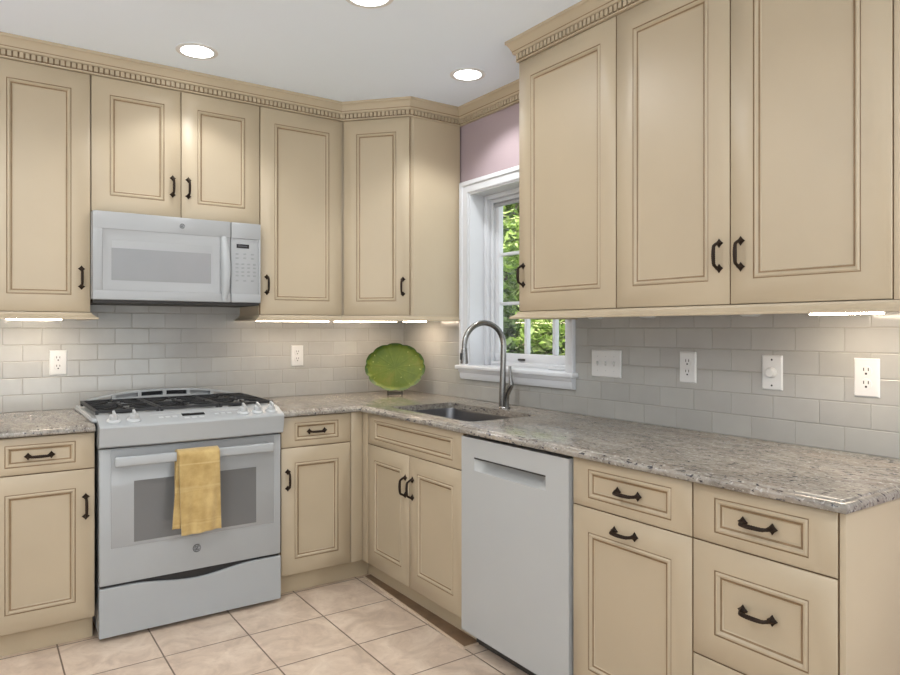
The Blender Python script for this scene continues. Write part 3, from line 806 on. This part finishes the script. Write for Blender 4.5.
def bar(mb, p, q, wd=0.0085, ht=0.009):
    p = Vector(p); q = Vector(q); d = (q - p).normalized(); s_ = d.cross(Vector((0, 0, 1))).normalized() * wd/2; dn_ = Vector((0, 0, -ht))
    mb.prism([p - s_, p + s_, p + s_ + dn_, p - s_ + dn_], q - p)
for gx0, gx1 in ((0.404, 0.650), (0.654, 0.900), (0.904, 1.150)):
    mb = MB(); za = 0.9135; ya, yb = 3.128, 3.610; gm = 0.5*(gx0 + gx1)
    for x in (gx0 + 0.006, gx1 - 0.006): bar(mb, (x, ya, za), (x, yb, za), 0.011, 0.011)
    for y in (ya + 0.006, yb - 0.006): bar(mb, (gx0, y, za), (gx1, y, za), 0.011, 0.011)
    bar(mb, (gx0, 0.5*(ya+yb), za), (gx1, 0.5*(ya+yb), za), 0.011)
    for cy in ((ya*3 + yb)/4, (ya + yb*3)/4):
        bar(mb, (gm, cy - 0.115, za), (gm, cy - 0.025, za + 0.003)); bar(mb, (gm, cy + 0.025, za + 0.003), (gm, cy + 0.115, za))
        bar(mb, (gx0, cy, za), (gm - 0.025, cy, za + 0.003)); bar(mb, (gm + 0.025, cy, za + 0.003), (gx1, cy, za))
        for sx in (-1, 1):
            for sy in (-1, 1): bar(mb, (gm + sx*0.115, cy + sy*0.09, za), (gm + sx*0.04, cy + sy*0.03, za + 0.003), 0.007)
    for x in (gx0 + 0.006, gx1 - 0.006):
        for y in (ya + 0.006, yb - 0.006): mb.box((x - 0.006, y - 0.006, 0.8885), (x + 0.006, y + 0.006, 0.904))
    obj('grate', mb, BLACK, rg)
# rear vent trim: an arch with six slots
mb = MB()
def arch(x): u = (x - RC) / 0.345; return 0.905 + 0.047 * math.sqrt(max(0, 1 - 0.80*u*u)) - 0.012*u*u
xs = [RC - 0.345 + 0.69*k/40 for k in range(41)]
def strip(mb, lo, hi, ya, yb):
    A = [[(x, ya, lo(x)) for x in xs], [(x, ya, hi(x)) for x in xs], [(x, yb, hi(x)) for x in xs], [(x, yb, lo(x)) for x in xs]]
    v = mb.grid(A); mb.face([r[0] for r in v]); mb.face([r[-1] for r in v][::-1]); mb.grid([A[3], A[0]])
strip(mb, lambda x: arch(x) - 0.009, arch, 3.622, 3.652); strip(mb, lambda x: 0.888, lambda x: 0.5*(arch(x) + 0.888) - 0.002 + 0.004*bulge(x), 3.622, 3.652)
edges_ = [RC - 0.345 + 0.115*k for k in range(7)]
for k, x in enumerate(edges_):
    xx = min(max(x, edges_[0] + 0.008), edges_[-1] - 0.008); mb.box((xx - 0.008, 3.6225, 0.889), (xx + 0.008, 3.6515, arch(xx) - 0.004))
bmesh.ops.remove_doubles(mb.bm, verts=mb.bm.verts, dist=1e-5)
vt = obj('vent_trim', mb, WHITE, rg)
mb = MB(); mb.box((edges_[2] + 0.004, 3.645, 0.90), (edges_[4] - 0.004, 3.650, 0.944)); obj('vent_slot', mb, BLACKG, vt)
GSLOT = simple('grey_slot', (0.36, 0.36, 0.36), 0.5)
for k in (0, 1, 4, 5):
    mb = MB(); mb.box((edges_[k] + 0.009, 3.645, 0.89), (edges_[k+1] - 0.009, 3.650, min(arch(edges_[k]), arch(edges_[k+1])) - 0.002)); obj('vent_slot', mb, GSLOT, vt)

# towel over the oven handle
def towel_rows(x0, x1, zb0, zb1, yo, back, ph, nx=26, nz=44):
    rows = []
    path = []
    if back: path += [(2.9985, z) for z in (0.56, 0.60, 0.64, 0.68, 0.71, 0.728)]
    else: path += [(2.9945, 0.735)]
    e_ = 0.0 if back else 0.0042
    path += [(2.996 if back else 2.992, 0.741), (2.990, 0.7450 + e_*0.6), (2.978, 0.7460 + e_), (2.966, 0.7452 + e_*0.9), (2.9595 + yo, 0.740), (2.9565 + yo, 0.730)]
    nb = len(path)
    for k in range(nz): path.append((2.9565 + yo, None))
    for i, (y, z) in enumerate(path):
        r = []
        for j in range(nx + 1):
            s_ = j / nx
            if z is None:
                t = (i - nb + 1) / nz; zz = 0.730 + (zb0 + (zb1 - zb0)*s_ - 0.730) * t
            else: t = 0; zz = z
            x = x0[0] + (x0[1] - x0[0])*t + ((x1[0] + (x1[1] - x1[0])*t) - (x0[0] + (x0[1] - x0[0])*t)) * s_
            yy = y - (0.016 * t**0.7 * (0.5 + 0.5*math.sin(ph + s_*8.5 + 0.8*t)) + 0.004*t*math.sin(21*s_ + 3*t + ph))
            r.append((x, yy, zz + 0.002*math.sin(9*s_ + ph)*t))
        rows.append(r)
    return rows
mb = MB(); mb.grid(towel_rows((0.682, 0.660), (0.845, 0.800), 0.432, 0.425, 0.0, True, 0.4))
mb.grid(towel_rows((0.684, 0.694), (0.850, 0.855), 0.402, 0.412, -0.0170, False, 2.2))
tw = obj('towel', mb, TOWEL, ang=80); md = tw.modifiers.new('thickness', 'SOLIDIFY'); md.thickness = 0.0035; md.offset = 0
tag(tw, 'folded yellow terry towel hanging over the oven door handle', 'towel')

# ------------------------------------------------------------------ microwave
mw = thing('microwave', (0.79, 3.5, 1.375), 'white over-the-range microwave mounted above the stove', 'microwave')
MX0, MX1, MZ0, MZ1, MY = 0.4205, 1.163, 1.375, 1.7635, 3.33
obj('body', MB().box((MX0, MY + 0.032, MZ0 + 0.004), (MX1, 3.697, MZ1 - 0.001), bev=0.003), WHITE2, mw)
mb = MB(); mb.box((MX0 + 0.004, MY + 0.012, MZ0 - 0.012), (MX1 - 0.004, 3.690, MZ0 + 0.0035)); obj('underside_grille', mb, SLOT, mw)
MS = 1.0165
FM = frame((0, MY + 0.030, 0), (1, 0, 0), (0, -1, 0)); TD = 0.030
mb = MB(FM)
mb.box((MX0, MZ0, 0.0), (MS - 0.001, MZ1, 0.024), bev=0.005)
mb.box((MX0 + 0.001, 1.686, 0.0235), (MS - 0.002, MZ1 - 0.001, TD), bev=0.003)
mb.box((MX0 + 0.001, MZ0 + 0.001, 0.0235), (MS - 0.002, 1.418, TD), bev=0.003)
mb.box((MX0 + 0.001, 1.416, 0.0235), (0.459, 1.688, TD), bev=0.003)
panel_rings(mb, 0.459, 0.962, 1.418, 1.686, [((0, 0), TD - 0.001), ((0.012, 0.012), 0.0245), ((0.030, 0.040), 0.0255), ((0.036, 0.046), 0.024)], lambda k: 0, close=False)
md_ = obj('door', mb, WHITEMW, mw)
mb = MB(FM); mb.box((0.495, 1.462, 0.0236), (0.923, 1.604, 0.0252)); obj('window', mb, GLASSM, md_)
# crescent handle: widest and furthest out at the bottom half
mb = MB(FM); rows = []
for k in range(25):
    t = k / 24.0; z = 1.690 - t*(1.690 - 1.379)
    wx0 = 0.968 + 0.016*math.sin(math.pi*min(1, t*1.05))*(-0.2) ; dip = 0.012*math.sin(math.pi*t)
    outn = TD + 0.004 + 0.024*math.sin(math.pi*t)
    xa, xb = 0.970 + 0.004*t, 1.000 + 0.012*math.sin(math.pi*t)
    rows.append([(xa - 0.003, z, 0.023), (xa, z, outn - 0.006), (xa + 0.006, z, outn), (xb - 0.012, z, outn + 0.002), (xb - 0.004, z, outn - 0.006), (xb, z, 0.023)])
vs = mb.grid(rows); mb.face(vs[0]); mb.face(vs[-1][::-1])
obj('handle', mb, WHITE, md_, ang=60)
emblem(md_, (0.791, MY - 0.0003, 1.723), 0.0105, (0, -1, 0))
mb = MB(FM); mb.box((MS + 0.001, MZ0, 0.0), (MX1, MZ1, 0.024), bev=0.005)
mb.box((MS + 0.0015, 1.686, 0.0235), (MX1 - 0.001, MZ1 - 0.001, TD), bev=0.003); mb.box((MS + 0.0015, MZ0 + 0.001, 0.0235), (MX1 - 0.001, 1.418, TD), bev=0.003)
mb.box((MX1 - 0.012, 1.416, 0.0235), (MX1 - 0.001, 1.688, TD), bev=0.003)
cpn = obj('control_panel', mb, WHITEMW, mw)
mb = MB(FM); mb.box((1.044, 1.640, 0.0235), (1.105, 1.659, 0.0252)); obj('display', mb, BLACKG, cpn)
mb = MB(FM); mb.box((1.052, 1.6475, 0.0250), (1.097, 1.6525, 0.0254)); obj('display_readout', mb, DARKG, cpn)
mb = MB(FM); mb.box((1.035, 1.6795, 0.0236), (1.150, 1.6815, 0.0246)); obj('printed_legend', mb, GREYP, cpn)
for r_, zz in enumerate((1.612, 1.592, 1.563, 1.545, 1.525, 1.507, 1.482)):
    for c_ in range(4 if 1 < r_ < 6 else 3):
        xx = 1.040 + (0.0285 if 1 < r_ < 6 else 0.038)*c_
        mb = MB(FM)
        mb.box((xx, zz - 0.004, 0.0236), (xx + 0.014, zz + 0.004, 0.0250), bev=0.001)
        obj('button', mb, BTN, cpn)

# ------------------------------------------------------------------ outlets and switches
def outlet(M, u, v, label, kind='outlet', wd=0.072, ht=0.116):
    org = M @ Vector((u, v, 0))
    o = thing({'outlet': 'outlet', 'switch': 'light_switch', 'dimmer': 'dimmer_switch'}[kind], org, label, 'outlet' if kind == 'outlet' else 'switch')
    mb = MB(M); h = 0.006
    panel_rings(mb, u - wd/2, u + wd/2, v - ht/2, v + ht/2, [((0, 0), 0.0004), ((0, 0), 0.003), ((0.004, 0.004), h), ((0.006, 0.006), h)], lambda k: 0)
    mb.face([mb._v(p) for p in ((u - wd/2, v + ht/2, 0.0004), (u + wd/2, v + ht/2, 0.0004), (u + wd/2, v - ht/2, 0.0004), (u - wd/2, v - ht/2, 0.0004))])
    obj('cover_plate', mb, PLATEW, o)
    if kind == 'outlet':
        for dv_ in (0.0195, -0.0195):
            mb = MB(M); c = M @ Vector((u, v + dv_, h)); n = (M.to_3x3() @ Vector((0, 0, 1)))
            mb.M = I4; mb.lathe([(0.0, 0), (0.0165, 0), (0.0160, 0.0015), (0.0, 0.0015)], c, n, 20)
            rc = obj('receptacle', mb, PLATEW, o)
            mb = MB(M)
            for du in (-0.0065, 0.0065): mb.box((u + du - 0.0014, v + dv_ + 0.0005, h), (u + du + 0.0014, v + dv_ + 0.010, h + 0.0019))
            mb.box((u - 0.003, v + dv_ - 0.0105, h), (u + 0.003, v + dv_ - 0.0045, h + 0.0019))
            obj('slots', mb, SLOT, rc)
    elif kind == 'switch':
        for du in (-0.046, 0.0, 0.046):
            mb = MB(M); mb.box((u + du - 0.0045, v - 0.010, h - 0.001), (u + du + 0.0045, v + 0.010, h + 0.001)); t_ = obj('toggle', mb, simple('switch_shade', (0.45, 0.44, 0.42), 0.4), o)
            mb = MB(M); mb.box((u + du - 0.0035, v - 0.002, h), (u + du + 0.0035, v + 0.009, h + 0.010), bev=0.002); obj('toggle_lever', mb, PLATEW, t_)
            mb = MB(M)
            for dz in (-0.030, 0.030): mb.box((u + du - 0.002, v + dz - 0.002, h - 0.001), (u + du + 0.002, v + dz + 0.002, h + 0.0008))
            obj('screw', mb, GREYP, o)
    else:
        n = (M.to_3x3() @ Vector((0, 0, 1))); c = M @ Vector((u, v, h))
        mb = MB(); mb.lathe([(0.0, 0), (0.018, 0), (0.0175, 0.004), (0.0155, 0.014), (0.013, 0.016), (0.0, 0.016)], c, n, 24); obj('knob', mb, PLATEW, o)
        for dz in (-0.043, 0.043):
            mb = MB(); mb.lathe([(0.0, 0), (0.0035, 0), (0.003, 0.001), (0.0, 0.001)], M @ Vector((u, v + dz, h)), n, 12); obj('screw', mb, SLOT, o)
    return o
FWB = frame((0, WY, 0), (1, 0, 0), (0, -1, 0)); FWR = frame((WX, 0, 0), (0, -1, 0), (-1, 0, 0))
outlet(FWB, 0.322, 1.090, 'white outlet on the tiles left of the range')
outlet(FWB, 1.500, 1.097, 'white outlet on the tiles between the range and the green plate')
outlet(FWR, -2.026, 1.101, 'white plate of three toggle switches just right of the window', 'switch', 0.164, 0.116)
outlet(FWR, -1.620, 1.104, 'white outlet between the triple switch plate and the round dimmer')
outlet(FWR, -1.289, 1.101, 'white dimmer plate with a round knob between two outlets', 'dimmer')
outlet(FWR, -0.992, 1.101, 'white outlet nearest the right edge, right of the dimmer')

# ------------------------------------------------------------------ green plate on its stand
d_ = Vector((1.985, 3.435, 0)); vd = Vector((d_.x, d_.y, 0)).normalized(); pu = Vector((vd.y, -vd.x, 0))
lean = 0.16; pn = (-vd * math.cos(lean) + Vector((0, 0, math.sin(lean)))).normalized(); pv = pn.cross(pu)
if pv.z < 0: pv = -pv
pc = d_ + vd*0.045 + Vector((0, 0, CT + 0.016 + 0.140))
def pl(a, b, h): return pc + pu*a + pv*b + pn*h
NR, NT = 22, 160
def plate_pt(rn, th, back=False):
    lob = abs(math.cos(5.5*(th - math.pi/2)))
    k = 1 - 0.05*(1 - lob)**2 * rn**3
    a, b = 0.174*rn*k*math.cos(th), 0.139*rn*k*math.sin(th)
    h = 0.022*rn**2.2 + (0.010*max(0, rn - 0.86)/0.14)
    vein = 0.0013*math.exp(-(math.sin(5.5*(th - math.pi/2) + math.pi/2)/0.22)**2) * (1 - rn**4) * min(1, rn*4)
    return pl(a, b, h - 0.012 + (vein if not back else -0.005 - 0.003*(1 - rn)))
mb = MB()
rows = [[plate_pt(max(0.02, i/NR), 2*math.pi*k/NT) for k in range(NT)] for i in range(NR + 1)]
vs = mb.grid(rows, 0, close=True); mb.face(vs[0])
rb = [[plate_pt(max(0.02, i/NR), 2*math.pi*k/NT, True) for k in range(NT)] for i in range(NR + 1)]
vb = mb.grid(rb[::-1], 1, close=True); mb.face(vb[-1])
for k in range(NT): mb.face([vs[-1][k], vs[-1][(k+1) % NT], vb[0][(k+1) % NT], vb[0][k]], 1)
mb.bm.faces.ensure_lookup_table()
for f in mb.bm.faces:
    c = f.calc_center_median() - pc
    if math.hypot(c.dot(pu)/0.174, c.dot(pv)/0.139) > 0.93: f.material_index = 1
o = obj('plate', mb, [PLATEG, PLATER], origin=pc, ang=60)
tag(o, 'oval green leaf-shaped plate with scalloped rim standing in the counter corner', 'plate')
mb = MB()
for s_ in (-0.040, 0.040):
    b0 = d_ + pu*s_ + Vector((0, 0, CT))
    fr_ = b0 - vd*0.030; lo_ = 0.0045
    mb.tube([fr_ + Vector((0, 0, 0.024)), fr_ + Vector((0, 0, lo_)), b0 + vd*0.035 + Vector((0, 0, 0.0145)), b0 + vd*0.085 + Vector((0, 0, lo_)), b0 + vd*0.107 + Vector((0, 0, 0.17))], 0.0042, 8)
mb.tube([d_ + pu*-0.040 + vd*0.085 + Vector((0, 0, CT + 0.0046)), d_ + pu*0.040 + vd*0.085 + Vector((0, 0, CT + 0.0046))], 0.004, 8)
mb.tube([d_ + pu*-0.040 - vd*0.030 + Vector((0, 0, CT + 0.0085)), d_ + pu*0.040 - vd*0.030 + Vector((0, 0, CT + 0.0085))], 0.0042, 8)
o = obj('plate_stand', mb, STANDM, origin=d_ + Vector((0, 0, CT)))
tag(o, 'small dark plate stand holding the green plate upright', 'plate stand')

# ------------------------------------------------------------------ lights
def recessed(x, y, r, label, watts=19.0, cone=122):
    o = thing('recessed_light', (x, y, CEIL), label, 'ceiling light', 'recessed ceiling lights')
    mb = MB(); mb.lathe([(r, -0.0002), (r + 0.020, -0.0002), (r + 0.020, -0.003), (r + 0.008, -0.006), (r, -0.004)], (x, y, CEIL), seg=40, loop=True)
    obj('trim_ring', mb, LAMPRIM, o)
    mb = MB(); mb.lathe([(0.0, -0.0003), (r - 0.0005, -0.0003), (r - 0.0005, -0.003), (0.0, -0.0035)], (x, y, CEIL), seg=40)
    obj('lens', mb, LAMPON, o)
    ld = bpy.data.lights.new('recessed_lamp', 'SPOT'); ld.energy = watts; ld.spot_size = math.radians(cone); ld.spot_blend = 0.4
    ld.shadow_soft_size = 0.05; ld.color = (0.97, 0.985, 1.0)
    lo = bpy.data.objects.new('lamp', ld); COL.objects.link(lo); lo.parent = o; lo.location = (0, 0, -0.012)
recessed(0.794, 3.084, 0.067, 'lit round recessed ceiling light in front of the cabinet above the microwave', 11.0)
recessed(1.921, 2.640, 0.064, 'lit round recessed ceiling light in front of the window', 19.0)
recessed(1.174, 2.222, 0.072, 'lit round recessed ceiling light cut off by the top edge of the photo', 15.0, 168)
for x, y in ((0.2, 0.9), (-0.1, 1.9), (-0.9, 0.4), (0.2, -0.9), (1.9, -1.4)): recessed(x, y, 0.072, 'unseen recessed ceiling light added as fill', 125.0 if x > 1.5 else (38.0 if y == 1.9 else 52.0 if x < -0.5 else 9.0), 170)  # out-of-view lamps added as fill light
mb = MB(); mb.lathe([(0.0, -0.030), (0.045, -0.030), (0.062, -0.022), (0.066, -0.006), (0.066, -0.0003), (0.0, -0.0003)], (0.603, 2.515, CEIL), seg=36)
o = obj('ceiling_fixture', mb, FIXG, origin=(0.603, 2.515, CEIL)); tag(o, 'round grey ceiling fixture just showing at the top edge of the photo', 'ceiling fixture')

def under(name, a, b, m, wd, label):
    """slim lit bar under a wall cabinet, from plan point a to b"""
    a = Vector((a[0], a[1], 0)); b = Vector((b[0], b[1], 0)); d = (b - a); L = d.length; d.normalize(); s_ = Vector((-d.y, d.x, 0))
    F = Matrix(((d.x, s_.x, 0, a.x), (d.y, s_.y, 0, a.y), (0, 0, 1, 0), (0, 0, 0, 1)))
    o = thing(name, (a + b)/2 + Vector((0, 0, UZ0)), label, 'under cabinet light', 'under cabinet light bars')
    mb = MB(F); mb.box((0, -wd/2, 1.2915), (L, wd/2, UZ0 - 0.0002), bev=0.003); obj('housing', mb, WHITE2, o)
    mb = MB(F); mb.box((0.008, -wd/2 + 0.006, 1.2872), (L - 0.008, wd/2 - 0.006, 1.2918)); obj('diffuser', mb, m, o)
under('under_cabinet_light', (0.105, 3.50), (0.325, 3.50), UNDERON, 0.05, 'lit bar under the wall cabinet left of the microwave')
under('under_cabinet_light', (1.195, 3.50), (1.605, 3.50), UNDERLOW, 0.05, 'lit bar under the wall cabinet right of the microwave')
under('under_cabinet_light', (1.635, 3.50), (2.030, 3.50), UNDERLOW, 0.05, 'lit bar under the corner wall cabinet, along the range wall')
under('under_cabinet_light', (2.065, 3.455), (2.065, 3.25), UNDERMID, 0.05, 'lit bar under the corner wall cabinet, along the window wall')
under('under_cabinet_light', (2.02, 1.068), (2.02, 0.868), UNDERON, 0.05, 'lit bar under the right wall cabinet above the nearest outlet')
for y in (1.90, 1.645, 1.245):
    o = thing('puck_light', (2.0, y, UZ0), {1.90: 'small unlit puck light under the wall cabinet beside the window', 1.645: 'small unlit puck light under the cabinet above the outlet left of the dimmer', 1.245: 'small unlit puck light under the cabinet above the dimmer'}[y], 'under cabinet light', 'puck lights')
    mb = MB(); mb.lathe([(0.0, -0.0335), (0.022, -0.0335), (0.031, -0.028), (0.033, -0.0003), (0.0, -0.0003)], (2.0, y, UZ0), seg=24); obj('housing', mb, WHITE2, o)

# ------------------------------------------------------------------ outside the window
o = obj('lawn', MB().box((2.46, -1.0, -0.8), (22, 24, -0.6)), SOIL); tag(o, 'green ground outside the window', 'ground', kind='structure')
def tree(x, y, zc, rx, rz, n, size, m, label, zbase=-0.6):
    t = thing('tree', (x, y, zbase), label, 'tree', 'trees outside the window')
    mb = MB(); mb.tube([(x, y, zbase), (x + 0.05, y, zbase + 0.8), (x - 0.03, y + 0.04, zc), (x, y, zc + rz*0.6)], [0.10, 0.08, 0.06, 0.02], 8)
    for k in range(9):
        a = k*2.4; zz = zc - rz*0.5 + rz*k/9.0
        mb.tube([(x, y, zz - 0.2), (x + math.cos(a)*rx*0.5, y + math.sin(a)*rx*0.5, zz + 0.15), (x + math.cos(a)*rx*0.85, y + math.sin(a)*rx*0.85, zz + 0.25)], [0.03, 0.02, 0.006], 6)
    obj('trunk', mb, BARK, t)
    mb = MB(); bm = mb.bm
    clumps = []
    for k in range(60):
        d = Vector((random.gauss(0, 1), random.gauss(0, 1), random.gauss(0, 1))).normalized() * random.uniform(0.55, 1.0)
        clumps.append(Vector((x + d.x*rx, y + d.y*rx, zc + d.z*rz)))
    for k in range(n):
        c = random.choice(clumps) + Vector((random.gauss(0, rx*0.14), random.gauss(0, rx*0.14), random.gauss(0, rx*0.10)))
        if c.x < 2.62: continue
        a = Vector((random.gauss(0, 1), random.gauss(0, 1), random.gauss(-0.3, 0.5))).normalized()
        b = a.cross(Vector((random.gauss(0, 0.4), random.gauss(0, 0.4), 1))).normalized(); nn = a.cross(b)
        L = size*random.uniform(0.7, 1.3); W = L*0.30
        v = [bm.verts.new(q) for q in (c - a*L*0.5, c + b*W + nn*W*0.35, c + a*L*0.5, c - b*W + nn*W*0.35)]
        bm.faces.new([v[0], v[1], v[2]]); bm.faces.new([v[0], v[2], v[3]])
    f = obj('foliage', mb, m, t); f['kind'] = 'stuff'
tree(3.75, 4.86, 0.85, 0.42, 0.58, 6000, 0.085, LEAFD, 'dark green shrub low behind the faucet outside the window')
tree(5.35, 5.70, 0.85, 0.72, 0.70, 9000, 0.12, LEAFL, 'light green leafy bush outside the lower middle panes')
tree(7.3, 8.95, 2.5, 1.45, 1.75, 12000, 0.17, LEAFL, 'bright yellow green tree filling the upper left window panes')
tree(13.0, 17.4, 2.6, 2.4, 3.0, 12000, 0.30, LEAFD, 'large dark tree standing furthest back outside the window')

# ------------------------------------------------------------------ world, sun, camera
wd = bpy.data.worlds.new('sky'); SC.world = wd; wd.use_nodes = True
bg = wd.node_tree.nodes['Background']
wt = wd.node_tree
tc_ = wt.nodes.new('ShaderNodeTexCoord'); sx_ = wt.nodes.new('ShaderNodeSeparateXYZ'); wt.links.new(tc_.outputs['Generated'], sx_.inputs[0])
mr_ = wt.nodes.new('ShaderNodeMapRange'); mr_.inputs['From Min'].default_value = -0.06; mr_.inputs['From Max'].default_value = 0.02
mr_.inputs['To Min'].default_value = 2.9; mr_.inputs['To Max'].default_value = 0.85          # world glow added below the horizon to lift the ceiling
wt.links.new(sx_.outputs['Z'], mr_.inputs['Value']); wt.links.new(mr_.outputs[0], bg.inputs[1])
bg.inputs[0].default_value = (0.90, 0.965, 1.0, 1)
sl_ = bpy.data.lights.new('sun', 'SUN'); sl_.energy = 8.0; sl_.angle = 0.02; sl_.color = (1.0, 0.95, 0.82)
so = bpy.data.objects.new('sun', sl_); COL.objects.link(so); so.location = (-4, -3, 9)
so.rotation_euler = Vector((0.52, 0.42, -0.74)).to_track_quat('-Z', 'Y').to_euler()

cam = bpy.data.cameras.new('camera'); co = bpy.data.objects.new('camera', cam); COL.objects.link(co)
co.location = (0, 0, H); co.rotation_euler = (math.pi/2, 0, math.radians(55.43 - 90))
cam.sensor_fit = 'HORIZONTAL'; cam.sensor_width = 36.0; cam.lens = 690.0*36/900; cam.shift_y = -8.0/900; cam.clip_start = 0.02
SC.camera = co
SC.view_settings.view_transform = 'Standard'; SC.view_settings.look = 'None'
SC.view_settings.gamma = 1.0; SC.view_settings.use_curve_mapping = False
SC.view_settings.exposure = 0.45
